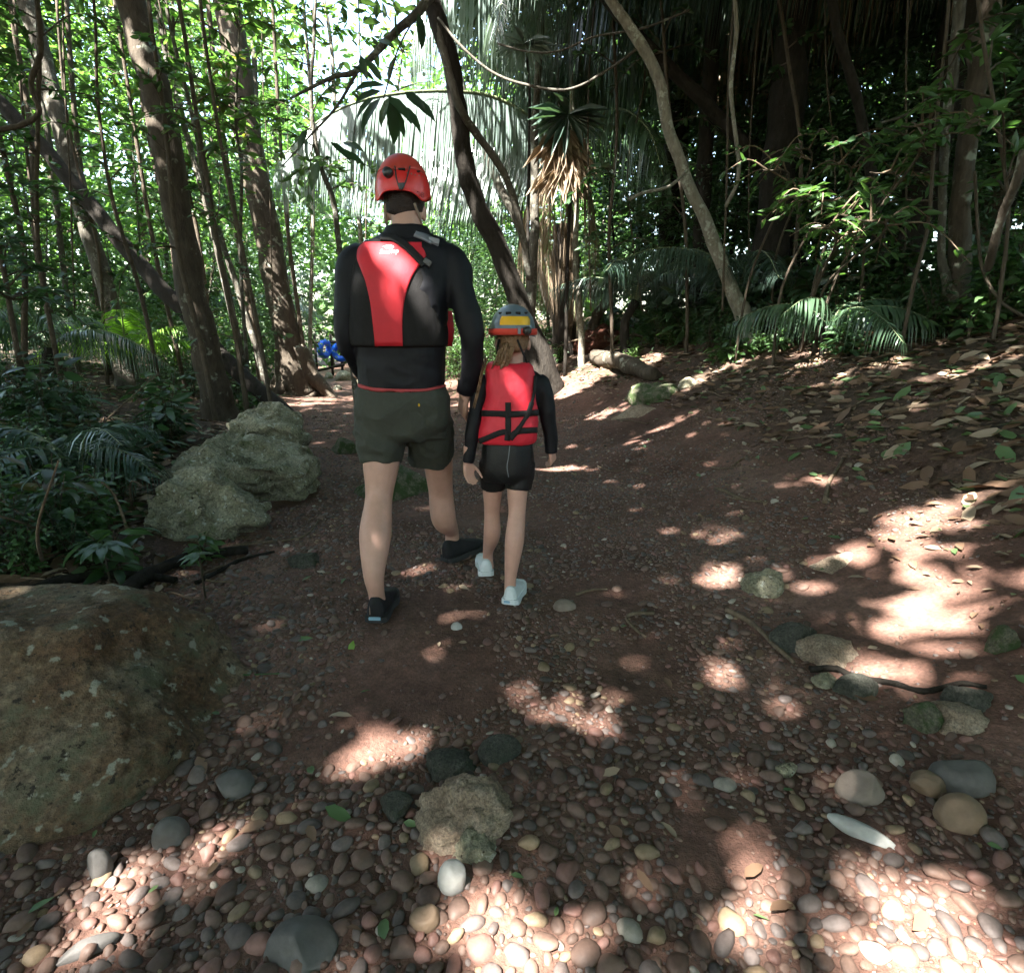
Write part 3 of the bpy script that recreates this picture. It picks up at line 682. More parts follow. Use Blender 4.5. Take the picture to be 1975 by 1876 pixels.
def text_on(b, txt, u0, v0, wpx, hpx, off, slant=0., shear=.2):
    cu = bpy.data.curves.new('txt', 'FONT'); cu.body = txt; cu.resolution_u = 3; cu.shear = shear; cu.offset = .012
    ob = bpy.data.objects.new('txt', cu); COL.objects.link(ob); dg = bpy.context.evaluated_depsgraph_get(); dg.update()
    me = bpy.data.meshes.new_from_object(ob.evaluated_get(dg), depsgraph=dg); bpy.data.objects.remove(ob)
    V = np.array([v.co[:] for v in me.vertices]); lo, hi = V.min(0), V.max(0); out = []
    for x, y, _ in V:
        s, t = (x - lo[0]) / (hi[0] - lo[0]), (y - lo[1]) / (hi[1] - lo[1]); h = cast(b, u0 + s * wpx, v0 + hpx * (1 - t) + slant * s, off); out.append(h[0] if h else (out[-1] if out else CAMP + nrm(ray(u0, v0)) * 2.6))
    F = {}
    for p in me.polygons: F.setdefault(len(p.vertices), []).append(list(p.vertices))
    return np.array(out), [np.array(f) for f in F.values()]

# ---------- the adult
hL, hR = hit(722, 1212), hit(868, 1090)
fL = np.array([hL[0], hL[1] + .02, g(hL[0], hL[1] + .12) + .004]); fR = np.array([hR[0] - .03, hR[1] + .02, g(hR[0], hR[1] + .1) + .004])
FEET += [(fL[0], fL[1]), (fR[0], fR[1])]
org = ((fL[0] + fR[0]) / 2, (fL[1] + fR[1]) / 2, float(min(fL[2], fR[2])))
YT = 2.52
man = thing('person', 'adult in red helmet, red and black vest, olive shorts walking away', 'person', org)
A = lambda u, v, y: atY(u, v, y)
headC = A(779, 392, 2.60)
# body: legs, hands, neck and head in one skin
aL = fL + np.array([.0, .055, .10]); aR = fR + np.array([.035, .05, .11])
legL = limb([A(738, 820, 2.50), A(735, 895, 2.47), A(731, 958, 2.43), A(724, 1030, 2.33), A(721, 1105, 2.24), aL + [0, 0, .02], aL - [0, -.02, .06]], [.090, .080, .060, .069, .046, .035, .040], 18)
legR = limb([A(832, 815, 2.58), A(844, 885, 2.67), A(850, 945, 2.76), A(856, 1000, 2.79), aR + [0, 0, .06], aR - [0, -.02, .06]], [.080, .072, .062, .064, .040, .042], 18)
neck = limb([A(783, 500, 2.54), A(784, 450, 2.56), A(783, 405, 2.59)], [.075, .063, .062], 18)
head = blob(headC + np.array([0, .015, .01]), (.077, .098, .118), 4)
jaw = blob(headC + np.array([0, .045, -.06]), (.060, .065, .062), 3)
ears = [blob(headC + np.array([s * .079, .02, -.035]), (.012, .024, .034), 3) for s in (-1, 1)]
nose = blob(headC + np.array([0, .115, -.03]), (.014, .022, .026), 2)
wR = A(896, 768, 2.56); wL = A(722, 742, 2.76)
hR_ = hand(wR, A(889, 810, 2.60) - wR, np.array([.9, .45, .1]), .165, -1, .42)
hL_ = hand(wL, A(748, 762, 2.86) - wL, np.array([.3, .5, -.6]), .165, 1, .5)
armR_in = limb([A(905, 715, 2.53), wR], [.035, .028]); armL_in = limb([A(690, 715, 2.68), wL], [.035, .028])
core = loft(rings_px([(500, 690, 868, YT + .03, .085), (600, 690, 855, YT, .10), (720, 710, 840, YT, .09), (830, 715, 845, YT, .08)], 3))
body = fin(remesh_union([legL, legR, neck, head, jaw, nose, core, armR_in, armL_in] + ears + hR_ + hL_, .0062, 2, .5), 'skin', 'body', man, org)
body['label'] = 'bare skin of neck, hands and legs'
# shirt
torso = loft(rings_px([(447, 748, 822, 2.565, .05), (456, 738, 834, 2.56, .062), (468, 702, 862, 2.55, .085), (490, 680, 880, 2.54, .105), (560, 676, 874, YT, .128), (620, 682, 864, YT, .126), (690, 690, 858, YT, .122), (752, 693, 858, YT, .128)], 5))
slL = limb([A(705, 492, 2.54), A(681, 512, 2.53), A(670, 580, 2.50), A(671, 655, 2.50), A(692, 700, 2.60), A(716, 738, 2.74)], [.062, .066, .056, .050, .044, .036], 18)
slR = limb([A(855, 492, 2.54), A(878, 515, 2.53), A(893, 580, 2.49), A(909, 640, 2.47), A(910, 700, 2.50), A(899, 758, 2.55)], [.062, .067, .058, .053, .048, .040], 18)
collar = loft(rings_px([(466, 738, 834, 2.555, .085), (448, 742, 829, 2.56, .078), (438, 745, 825, 2.565, .076)], 3))
trap = [limb([A(768, 462, 2.55), A(735, 478, 2.545), A(690, 502, 2.54)], [.045, .048, .055], 16), limb([A(801, 462, 2.55), A(835, 478, 2.545), A(872, 502, 2.54)], [.045, .048, .055], 16)]
shirt = fin(remesh_union([torso, slL, slR, collar] + trap, .008, 3, .5), 'neoprene', 'shirt', man, org, .004, 9, .006)
bS = bvh_of([shirt], org)
# vest: black body, red back panel, straps
vest_o = loft(rings_px([(466, 706, 840, 2.555, .095), (478, 694, 846, 2.55, .112), (500, 688, 846, 2.54, .128), (540, 682, 848, YT + .01, .146), (600, 678, 856, YT, .152), (640, 676, 864, YT, .152), (668, 680, 864, YT, .148)], 5), 36, 2.6)
vest = fin(remesh_union([vest_o], .009, 3, .5), 'vest_black', 'vest', man, org, .004, 11)
bV = bvh_of([vest], org); bVS = bvh_of([vest, shirt], org)
rp = panel(bV, [(468, 703, 822), (480, 692, 826), (500, 690, 818), (520, 697, 803), (545, 706, 790), (580, 714, 780), (620, 719, 776), (667, 724, 777)], .004, 22)
o = part('back_panel', MB().add(*rp), M['vest_red'], vest, (0, 0, 0)); o.data.transform(Matrix.Translation(-Vector(org))); o['label'] = 'red tapering back panel with white print'
bP = bvh_of([o], org); red_panel = o
mbt = MB(); V, F = text_on(bP, 'Seastop', 733, 482, 36, 11, .0022, -2, .15); mbt.add(V, F)
eye = []
for k in range(14):
    a0 = 2 * math.pi * k / 14
    eye.append((751 + 9 * math.cos(a0), 477 + 3.9 * math.sin(a0)))
V = []; n = 14
for (a0, b0), f in [(q, 1) for q in eye] + [(q, .38) for q in eye]:
    h = cast(bP, 751 + (a0 - 751) * f, 477 + (b0 - 477) * f, .0022); V.append(h[0] if h else V[-1])
mbt.add(np.array(V), [np.array([[k, (k + 1) % n, n + (k + 1) % n, n + k] for k in range(n)])])
h = [cast(bP, a0, b0, .0022)[0] for a0, b0 in ((742, 475), (736, 477.5), (744, 473.6))]; mbt.add(np.array(h), [np.array([[0, 1, 2]])])
part('print', mbt, M['white'], red_panel, org)
for nm, path, wp, mk in [('shoulder_strap', [(735, 459), (760, 462), (785, 478), (805, 498), (818, 512)], 13, 'webbing'), ('shoulder_strap', [(800, 453), (818, 460), (834, 468)], 11, 'plastic_grey')]:
    V, F = strip(bVS, path, wp, .006, .005)
    if len(V): part(nm, MB().add(V, F), M[mk], vest, org)
h = cast(bVS, 823, 509, .010); ux = mpp(h[0])
part('buckle', MB().add(*box(h[0], np.array([.7, 0, -.45]) * 13 * ux * .8, h[1] * .006, np.array([.45, 0, .7]) * 9 * ux * .8)), M['plastic_black'], vest, org)
h = cast(bVS, 836, 469, .008)
part('buckle', MB().add(*box(h[0], np.array([1, 0, -.25]) * 13 * ux * .8, h[1] * .007, np.array([.2, 0, .9]) * 7 * ux * .8)), M['plastic_grey'], vest, org)
fr = loft(rings_px([(600, 832, 872, YT + .09, .04), (640, 838, 876, YT + .08, .045), (668, 838, 872, YT + .08, .04)], 3), 16)
part('front_panel', MB().add(*fr), M['vest_red'], vest, org)

# shorts
seat = loft(rings_px([(738, 700, 852, YT + .0, .105), (752, 690, 862, YT, .128), (790, 685, 868, YT, .140), (830, 684, 870, YT + .01, .138), (846, 690, 868, YT + .02, .115)], 5))
lgL = limb([A(738, 800, 2.52), A(737, 850, 2.50), A(736, 884, 2.485), A(736, 893, 2.48)], [.122, .112, .100, .098], 20)
lgR = limb([A(822, 800, 2.55), A(830, 850, 2.61), A(831, 875, 2.645), A(831, 886, 2.655)], [.120, .112, .106, .104], 20)
shorts = fin(remesh_union([seat, lgL, lgR], .008, 3, .5), 'shorts_olive', 'shorts', man, org, .008, 8, .012)
V, F = strip(bvh_of([shirt, shorts], org), [(693, 743), (720, 750), (775, 753), (820, 752), (857, 744)], 6, .004, .004, 8); part('hem', MB().add(V, F), M['piping_red'], shirt, org)
bH = bvh_of([shorts], org); h = cast(bH, 808, 781, .002)
part('tag', MB().add(*blob(h[0], (.004, .003, .007), 2)), M['sticker_yellow'], shorts, org)
# shoes
for nm, hl, az, pt, mark in [('shoe', fL, .03, .0, True), ('shoe', fR, .75, .06, False)]:
    up_, so_, f_, s_, u_ = shoe(hl, az, .285, .108, .128, pt)
    sh = fin(remesh_union([up_], .006, 2), 'shoe_black', nm, man, org); part('sole', MB().add(*so_), M['sole_black'], sh, org, smooth=False)
    if mark:
        part('heel_mark', MB().add(*box(hl + u_ * .034 - f_ * .004, s_ * .026, f_ * .004, u_ * .007)), M['blue_mark'], sh, org)
    part('pull_tab', MB().add(*tube(np.array([hl + s_ * -.02 + u_ * z_ + f_ * (y_) for z_, y_ in ((.05, .0), (.075, .001), (.10, .012))]), .0022, 6)), M['strap_tan'], sh, org)
# hair and helmet
hair = MB(); V, F = dome(headC + np.array([0, .008, .012]), (.084, .106, .124), .3, lambda a: 1.95 + .22 * max(0, -math.sin(a)) ** 2 - .75 * max(0, math.sin(a)), 40, 12, .05)
hairob = part('hair', hair.add(V, F), M['hair_dark'], man, org)
hc = headC + np.array([-.002, .005, .035]); HR = (.113, .135, .142); tl = .02
def rimf(a):                       # back of the head is azimuth -90 degrees
    b_ = -math.sin(a); return 1.66 + .10 * max(0, b_) ** 3 * 0 + .20 * math.exp(-((abs(abs(a - 4.71238) - .98)) / .34) ** 2)
M_h = M['helmet_red']
helm = part('helmet', MB().add(*dome(hc, HR, 1.02, rimf, 64, 16, tl, .03)), M_h, man, org); helm['label'] = 'glossy red climbing helmet with darker vented crown'
capf = lambda a: 1.10 + .05 * math.cos(5 * a)
cap = part('crown', MB().add(*dome(hc + np.array([0, 0, .003]), (HR[0] * 1.0, HR[1] * 1.0, HR[2] * 1.03), .001, lambda a: 1.10 + .04 * math.cos(4 * a), 48, 12, tl)), M['helmet_cap'], helm, org)
bHm = bvh_of([helm, cap], org)
sc_ = mpp(hc)
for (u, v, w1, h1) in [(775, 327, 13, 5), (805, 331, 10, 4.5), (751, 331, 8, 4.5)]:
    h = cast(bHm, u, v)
    if h: part('vent', MB().add(*box(h[0], np.array([1, 0, 0]) * w1 * sc_ * .5, h[1] * .004, np.cross(h[1], [1, 0, 0]) * h1 * sc_ * .5)), M['vent_shade'], helm, org)
for k in range(5):
    h = cast(bHm, 786 + k * 7.2, 334 + k * 1.7)
    if h: part('rivet', MB().add(*box(h[0], np.array([1, 0, 0]) * .0032, h[1] * .0022, np.cross(h[1], [1, 0, 0]) * .0035)), M['strap_tan'], helm, org)
h = cast(bHm, 750, 335, .012); part('lamp_clip', MB().add(*tube(np.array([h[0] - h[1] * .016, h[0], h[0] + h[1] * .012]), [.020, .020, .015], 18)), M['plastic_black'], helm, org)
for path in ([(762, 322), (765, 345), (771, 366)], [(790, 322), (784, 345), (776, 366)]):
    V, F = strip(bHm, path, 2.2, .004, .003); part('elastic_cord', MB().add(V, F), M['plastic_black'], helm, org)
V, F = strip(bHm, [(773, 354), (773.5, 362), (773.5, 372)], [13, 12.5, 12, 11.5, 11, 10.5, 10, 9.5, 9, 8, 7, 6, 5, 4.5, 4, 3.5, 3], .004, .005); part('cord_hook', MB().add(V, F), M['plastic_black'], helm, org)
V, F = text_on(bHm, 'DB', 803, 369, 15, 10, .0015, 3, 0.); part('lettering', MB().add(V, F), M['deboss_shade'], helm, org)
for (x0, p_) in ((-.05, [(-.058, -.062, -.015), (-.062, -.035, -.07), (-.055, .02, -.115)]), (.05, [(.050, -.072, -.015), (.066, -.03, -.075), (.062, .02, -.115), (.03, .06, -.15)])):
    part('chin_strap', MB().add(*tube(catmull(headC + np.array(p_) * 1.14, 5), .0055, 8)), M['strap_tan'], helm, org)

# ---------- the child
cL, cR = hit(938, 1120), hit(985, 1173)
kL = np.array([cL[0], cL[1] + .01, g(cL[0], cL[1] + .08) + .004]); kR = np.array([cR[0] - .005, cR[1] + .0, g(cR[0], cR[1] + .08) + .004])
corg = ((kL[0] + kR[0]) / 2, (kL[1] + kR[1]) / 2, float(min(kL[2], kR[2])))
kid = thing('person', 'child in grey blue helmet, red life vest, black shorts and white shoes walking away', 'person', corg)
YC = 2.56; hC = A(989, 650, 2.58)
aL = kL + np.array([.008, .05, .085]); aR = kR + np.array([.004, .05, .085])
parts = [limb([A(950, 880, 2.56), A(950, 945, 2.60), A(949, 985, 2.63), A(949, 1030, 2.64), aL + [0, 0, .04], aL - [0, 0, .05]], [.052, .047, .038, .042, .027, .030], 16),
         limb([A(1003, 880, 2.54), A(998, 945, 2.52), A(997, 990, 2.50), A(992, 1045, 2.45), aR + [0, 0, .04], aR - [0, 0, .05]], [.052, .048, .040, .044, .028, .030], 16),
         limb([A(988, 730, 2.57), A(990, 690, 2.58), A(990, 660, 2.585)], [.052, .044, .044], 14), blob(hC + np.array([0, .01, -.005]), (.066, .082, .095), 4), blob(hC + np.array([0, .04, -.055]), (.048, .05, .05), 3),
         blob(hC + np.array([.070, .015, -.03]), (.011, .020, .028), 3), blob(hC + np.array([-.070, .015, -.03]), (.011, .020, .028), 3), blob(hC + np.array([0, .094, -.025]), (.011, .016, .018), 2),
         loft(rings_px([(720, 945, 1025, 2.57, .06), (800, 940, 1022, YC, .07), (900, 940, 1020, YC, .07)], 3))]
w1, w2 = A(902, 893, 2.50), A(1064, 872, 2.57)
parts += hand(w1, A(906, 925, 2.50) - w1, np.array([.55, -.75, 0]), .118, -1, .30) + [limb([A(905, 860, 2.5), w1], [.026, .021])]
parts += hand(w2, A(1068, 900, 2.60) - w2, np.array([-.8, .55, 0]), .112, 1, .45) + [limb([A(1060, 840, 2.57), w2], [.026, .021])]
cb = fin(remesh_union(parts, .0046, 2), 'skin_child', 'body', kid, corg); cb['label'] = 'bare skin of neck, hands and legs'
csh = fin(remesh_union([loft(rings_px([(712, 955, 1022, 2.58, .045), (722, 935, 1040, 2.575, .06), (745, 932, 1046, 2.57, .075), (800, 936, 1034, YC, .085), (862, 934, 1026, YC, .085)], 4)),
     limb([A(942, 735, 2.57), A(929, 748, 2.56), A(918, 800, 2.52), A(910, 845, 2.50), A(903, 892, 2.50)], [.040, .043, .037, .033, .029], 14), limb([A(1034, 733, 2.57), A(1046, 748, 2.57), A(1055, 795, 2.56), A(1062, 840, 2.57), A(1064, 874, 2.57)], [.040, .043, .036, .032, .029], 14)], .007, 2), 'neoprene', 'shirt', kid, corg, .003, 14, .004)
cv = fin(remesh_union([loft(rings_px([(699, 946, 1022, 2.535, .035), (706, 938, 1029, 2.535, .055), (722, 937, 1031, 2.535, .075), (760, 936, 1034, 2.54, .10), (790, 925, 1040, YC - .01, .112), (800, 927, 1038, YC - .01, .106), (825, 922, 1036, YC - .01, .118), (846, 920, 1034, YC - .01, .112), (852, 924, 1030, YC - .01, .10)], 5), 36, 2.8)], .007, 3), 'child_red', 'life_vest', kid, corg, .004, 13, .006)
cv['label'] = 'bright red life vest with black webbing straps'
bC = bvh_of([cv], corg)
for nm, path, wp in [('strap', [(924, 797), (950, 797), (985, 798), (1015, 797), (1040, 795)], 11), ('strap', [(980, 776), (980, 800), (980, 830), (978, 849)], 11), ('strap', [(1034, 829), (1015, 830), (998, 832), (984, 842)], 11), ('strap', [(926, 850), (945, 842), (965, 834), (978, 832)], 10), ('strap', [(1030, 725), (1027, 760), (1018, 795), (1003, 822), (985, 846)], [3] * 12 + [7] * 13 + [9] * 8)]:
    V, F = strip(bC, path, wp, .003, .004) if isinstance(wp, (int, float)) else strip(bC, path, wp[:33], .007, .004)
    if len(V): part(nm, MB().add(V, F), M['webbing'], cv, corg)
css = fin(remesh_union([loft(rings_px([(842, 934, 1026, YC, .085), (870, 930, 1030, YC, .10), (905, 928, 1032, YC, .105), (925, 932, 1030, YC, .09)], 4)), limb([A(952, 890, 2.56), A(951, 930, 2.585), A(951, 941, 2.59)], [.070, .062, .060], 18), limb([A(1005, 890, 2.55), A(1001, 930, 2.53), A(1000, 944, 2.525)], [.070, .062, .060], 18)], .007, 3), 'shorts_black', 'shorts', kid, corg, .004, 12)
V, F = strip(bvh_of([css], corg), [(984, 852), (981, 880), (978, 900), (981, 920)], 1.6, .001, .002); part('drawcord', MB().add(V, F), M['plastic_grey'], css, corg)
for hl, az, pt in [(kL, -.12, .05), (kR, .22, .0)]:
    up_, so_, f_, s_, u_ = shoe(hl, az, .215, .090, .098, pt)
    sh = fin(remesh_union([up_], .005, 2), 'shoe_white', 'shoe', kid, corg); part('sole', MB().add(*so_), M['shoe_white'], sh, corg, smooth=False)
part('heel_mark', MB().add(*box(kR + u_ * .026 - f_ * .004 - s_ * .012, s_ * .014, f_ * .003, u_ * .006)), M['blue_mark'], sh, corg)
# hair: cap and a low ponytail falling to one side
hm = MB().add(*dome(hC + np.array([0, .005, .0]), (.072, .090, .100), .3, lambda a: 2.05 + .25 * max(0, -math.sin(a)) - .85 * max(0, math.sin(a)), 36, 12))
for k in range(46):
    s0 = RNG.normal(0, 1, 3); b0 = hC + np.array([-.024 + .011 * s0[0], -.080 + .006 * s0[1], -.048 + .010 * s0[2]]); d0 = RNG.normal(0, .006, 3)
    P = catmull(np.array([b0, b0 + [-.006, -.012, -.022] + d0, b0 + [-.016, -.012, -.05] + d0, b0 + [-.030, -.004, -.078] + d0 * 1.6]), 5)
    hm.add(*tube(P, np.linspace(.0055, .002, len(P)), 6))
for k in range(9):
    d0 = RNG.normal(0, .005, 3); P = catmull(np.array([A(938, 690, 2.55), A(930, 715, 2.50), A(924, 745, 2.485), A(914, 785, 2.475)]) + d0[None], 5)
    hm.add(*tube(P, np.linspace(.0022, .0008, len(P)), 6))
part('hair', hm, M['hair_brown'], kid, corg)
kc = hC + np.array([0, .0, .030]); KR = (.098, .115, .108)
ch = part('helmet', MB().add(*dome(kc, KR, .001, lambda a: 1.80 + .06 * math.cos(2 * a), 56, 22, .0, .06)), M['helmet_blue'], kid, corg); ch['label'] = 'grey blue helmet with a yellow sticker and red headlamp band'
bK = bvh_of([ch], corg)
V, F = panel(bK, [(610, 968, 1018), (616, 965, 1022), (621, 964, 1022), (627, 964, 1022)], .001, 14); part('sticker', MB().add(V, F), M['sticker_yellow'], ch, corg)
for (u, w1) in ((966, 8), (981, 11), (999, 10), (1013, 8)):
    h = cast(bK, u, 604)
    if h: part('vent', MB().add(*box(h[0], np.array([1, 0, 0]) * w1 * .0011, h[1] * .003, np.cross(h[1], [1, 0, 0]) * .006)), M['vent_shade'], ch, corg)
P = np.array([kc + np.array([math.cos(a) * KR[0] * 1.05, math.sin(a) * KR[1] * 1.05, -.008]) for a in np.linspace(0, 2 * math.pi, 41)])
N_ = nrm(P - (kc + np.array([0, 0, -.008]))); V = np.concatenate([P + N_ * o_ + np.array([0, 0, z_]) for o_, z_ in ((.001, .013), (.004, .013), (.004, -.013), (.001, -.013))]); n = 41
F = np.concatenate([np.stack([a * n + np.arange(n - 1), a * n + np.arange(1, n), ((a + 1) % 4) * n + np.arange(1, n), ((a + 1) % 4) * n + np.arange(n - 1)], -1) for a in range(4)])
band = part('headlamp_band', MB().add(V, [F]), M['strap_red'], ch, corg)
bB = bvh_of([band], corg); h = cast(bB, 1015, 638, .010)
if h: part('battery_case', MB().add(*tube(np.array([h[0] - h[1] * .014, h[0] + h[1] * .004, h[0] + h[1] * .012]), [.018, .018, .012], 18)), M['plastic_black'], band, corg)
h = cast(bB, 1001, 637, .003)
if h: part('slider', MB().add(*box(h[0], np.array([1, 0, 0]) * .006, h[1] * .005, np.array([0, 0, 1]) * .016)), M['plastic_grey'], band, corg)
for p_ in ([(-.055, -.055, -.01), (-.065, -.02, -.06), (-.05, .03, -.11)], [(.018, -.085, -.01), (.040, -.078, -.06), (.058, -.035, -.105), (.045, .03, -.13)]):
    part('chin_strap', MB().add(*tube(catmull(hC + np.array(p_) * 1.06, 5), .0045, 8)), M['webbing'], ch, corg)
# ------------------------------------------------------------------ trees
def extend(P, ztop, lean=None, step=1.2, seed=0):
    rg = np.random.default_rng(seed); P = [np.array(p) for p in P]; d = nrm(P[-1] - P[-2]) if lean is None else nrm(np.array(lean, float))
    d = nrm(d + np.array([0, 0, .25]))
    while P[-1][2] < ztop: P.append(P[-1] + nrm(d + rg.normal(0, .10, 3) * np.array([1, 1, .2])) * step)
    return np.array(P)
TREES = []       # canopy trees: dict with root, org, top point
def trunk_mesh(P, Rd, n=16, lump=.12, seed=0, flare=0.):
    Q = catmull(P, 7); r = np.interp(np.linspace(0, 1, len(Q)), np.linspace(0, 1, len(Rd)), Rd)
    if flare: 
        hgt = np.linalg.norm(Q - Q[0], axis=1); r = r * (1 + flare * np.exp(-hgt / .45))
    Q = Q + np.stack([vn(np.arange(len(Q)) * .35, np.full(len(Q), seed * 1.7), None, 4), vn(np.arange(len(Q)) * .35, np.full(len(Q), seed * 2.3 + 5), None, 6), np.zeros(len(Q))], -1) * (Rd[0] * .16)
    return tube(Q, r, n, True, None, lump, seed)
def tree_px(name, label, ctrl, ztop, bark, seed, flare=.5, group=None, canopy=True, n=16, cat='tree', up=None):
    """ctrl: (u,v,y,width) from the base up; the base is carried down to the ground"""
    P = np.array([atY(u, v, y) for u, v, y, _ in ctrl]); r = [w_ * .43 * mpp(p) for (_, _, _, w_), p in zip(ctrl, P)]
    gz = g(P[0, 0], P[0, 1]); 
    if P[0, 2] > gz - .05:
        d = P[1] - P[0]; k = (P[0, 2] - gz + .15) / max(d[2], .2); P = np.vstack([P[0] - np.array([d[0] * k * .5, d[1] * k * .5, P[0, 2] - gz + .15]), P]); r = [r[0] * 1.05] + r
    nr = len(P); Q = extend(P, ztop, up, 1.2, seed) if P[-1, 2] < ztop else P
    r = r + [r[-1] * (1 - .5 * (k + 1) / max(1, len(Q) - nr)) for k in range(len(Q) - nr)]
    org = np.array([P[0, 0], P[0, 1], max(P[0, 2], gz - .1)]); root = thing(name, label, cat, org, group)
    tr = part('trunk', MB().add(*trunk_mesh(Q, r, n, .12, seed, flare)), M[bark], root, org)
    if canopy: TREES.append(dict(root=root, org=org, top=Q[-1], pts=Q, r=r[-1], bark=bark, seed=seed))
    return root, org, Q, r, tr
tree_px('tree', 'tall mottled grey brown tree at the edge of the trail near the long boulder', [(418, 770, 7.4, 58), (395, 660, 7.4, 56), (365, 540, 7.45, 58), (330, 330, 7.5, 60), (290, 140, 7.6, 60), (252, 0, 7.7, 60)], 8.5, 'bark_mottled', 1)
r2, o2, Q2, rr2, tr2 = tree_px('tree', 'straight mottled tree with a flared buttress foot beside the distant trail', [(572, 742, 12.5, 62), (556, 660, 12.5, 58), (538, 560, 12.5, 56), (505, 390, 12.5, 56), (470, 220, 12.6, 58), (437, 0, 12.8, 56)], 10, 'bark_mottled', 2, flare=.9)
for dx, dy, hh in ((.9, -.25, .95), (-.35, -.55, .6), (-.85, .1, .7)):
    b0 = Q2[0] + np.array([0, 0, .2]); P = catmull(np.array([b0 + [dx * .1, dy * .1, hh], b0 + [dx * .35, dy * .35, hh * .45], b0 + [dx * .75, dy * .75, hh * .06], b0 + [dx * 1.05, dy * 1.05, -.3]]), 5)
    part('buttress_root', MB().add(*tube(P, np.linspace(.22, .09, len(P)), 10, True, None, .2, 3)), M['bark_mottled'], r2, o2)
tree_px('tree', 'dark slender tree leaning far over behind the tall mottled tree', [(548, 795, 8.2, 34), (432, 690, 8.6, 34), (340, 585, 8.8, 34), (250, 490, 9.0, 34), (180, 400, 9.1, 32), (90, 295, 9.2, 32), (0, 200, 9.3, 30), (-90, 120, 9.4, 28)], 5.0, 'bark_dark', 3, flare=.1, canopy=False, up=(-1, 0, .6))
tree_px('tree', 'grey tree behind the dark leaning one in the undergrowth', [(238, 690, 9.5, 40), (215, 600, 9.5, 38), (170, 430, 9.6, 36), (130, 300, 9.7, 36), (85, 130, 9.8, 38), (50, 0, 9.8, 38)], 8.5, 'bark_grey', 4)
t5 = tree_px('tree', 'dark curved tree rising behind the child and bending over the trail', [(1040, 700, 9.6, 66), (1003, 595, 9.6, 46), (960, 480, 9.5, 44), (915, 390, 9.4, 42), (896, 300, 9.3, 40), (884, 200, 9.2, 40), (860, 90, 9.1, 40), (826, -10, 9.0, 40)], 9, 'bark_dark', 5, flare=.5)
tree_px('tree', 'slim straight grey tree just past the child', [(1022, 640, 10.2, 24), (1028, 500, 10.2, 22), (1032, 380, 10.2, 20), (1030, 260, 10.2, 18), (1040, 100, 10.2, 16), (1046, -20, 10.2, 15)], 8, 'bark_grey', 6, n=10)
tree_px('tree', 'thin pale pole of a tree in the sun behind the red root ball', [(1120, 640, 10.6, 14), (1110, 520, 10.6, 13), (1112, 400, 10.6, 12), (1105, 250, 10.6, 11), (1100, 60, 10.6, 10)], 6, 'bark_pale', 7, canopy=False, n=8, flare=.2)
tree_px('tree', 'pale blotched tree leaning back over the litter bank', [(1440, 625, 7.6, 38), (1415, 570, 7.6, 30), (1370, 450, 7.6, 28), (1325, 350, 7.6, 26), (1290, 250, 7.6, 25), (1265, 140, 7.6, 25), (1205, 40, 7.6, 22), (1160, -30, 7.6, 20)], 7, 'bark_pale', 8, flare=.3)
tree_px('tree', 'dark tree leaning the opposite way behind the pale blotched tree', [(1560, 560, 9.0, 30), (1470, 330, 9.0, 30), (1400, 240, 9.0, 30), (1330, 170, 9.0, 28), (1250, 90, 9.0, 26), (1180, 10, 9.0, 24)], 7.5, 'bark_dark', 9, flare=.2)
tree_px('tree', 'thick patchy brown stem of the twin trunked tree on the bank', [(1846, 620, 5.5, 84), (1848, 560, 5.5, 46), (1856, 380, 5.5, 40), (1866, 260, 5.5, 40), (1884, 120, 5.5, 42), (1906, -20, 5.5, 44)], 7, 'bark_mottled', 10, flare=.1)
tree_px('tree', 'slimmer grey stem of the twin trunked tree on the bank', [(1838, 590, 5.5, 30), (1818, 500, 5.5, 16), (1816, 400, 5.5, 16), (1824, 260, 5.5, 18), (1838, 140, 5.5, 22), (1850, -20, 5.5, 24)], 7, 'bark_grey', 11, canopy=False, n=12, flare=.05)
tree_px('tree', 'crooked dark tree against the deep shade of the bank', [(1700, 560, 7.4, 26), (1690, 420, 7.4, 24), (1660, 220, 7.4, 22), (1620, 80, 7.4, 20), (1600, -20, 7.4, 20)], 7.5, 'bark_dark', 12)
tree_px('tree', 'dark upright tree between the fan of palm leaves and the leaning pale tree', [(1345, 640, 9.5, 40), (1350, 480, 9.5, 36), (1362, 300, 9.5, 34), (1372, 120, 9.5, 34), (1385, -20, 9.5, 34)], 8, 'bark_dark', 13)
tree_px('tree', 'slanting brown tree behind the child beyond the curved tree', [(1085, 660, 12.0, 26), (1060, 580, 12, 22), (1000, 430, 12, 20), (950, 330, 12, 18), (900, 200, 12, 16)], 6.5, 'bark_grey', 14, canopy=False, n=10, flare=.2)
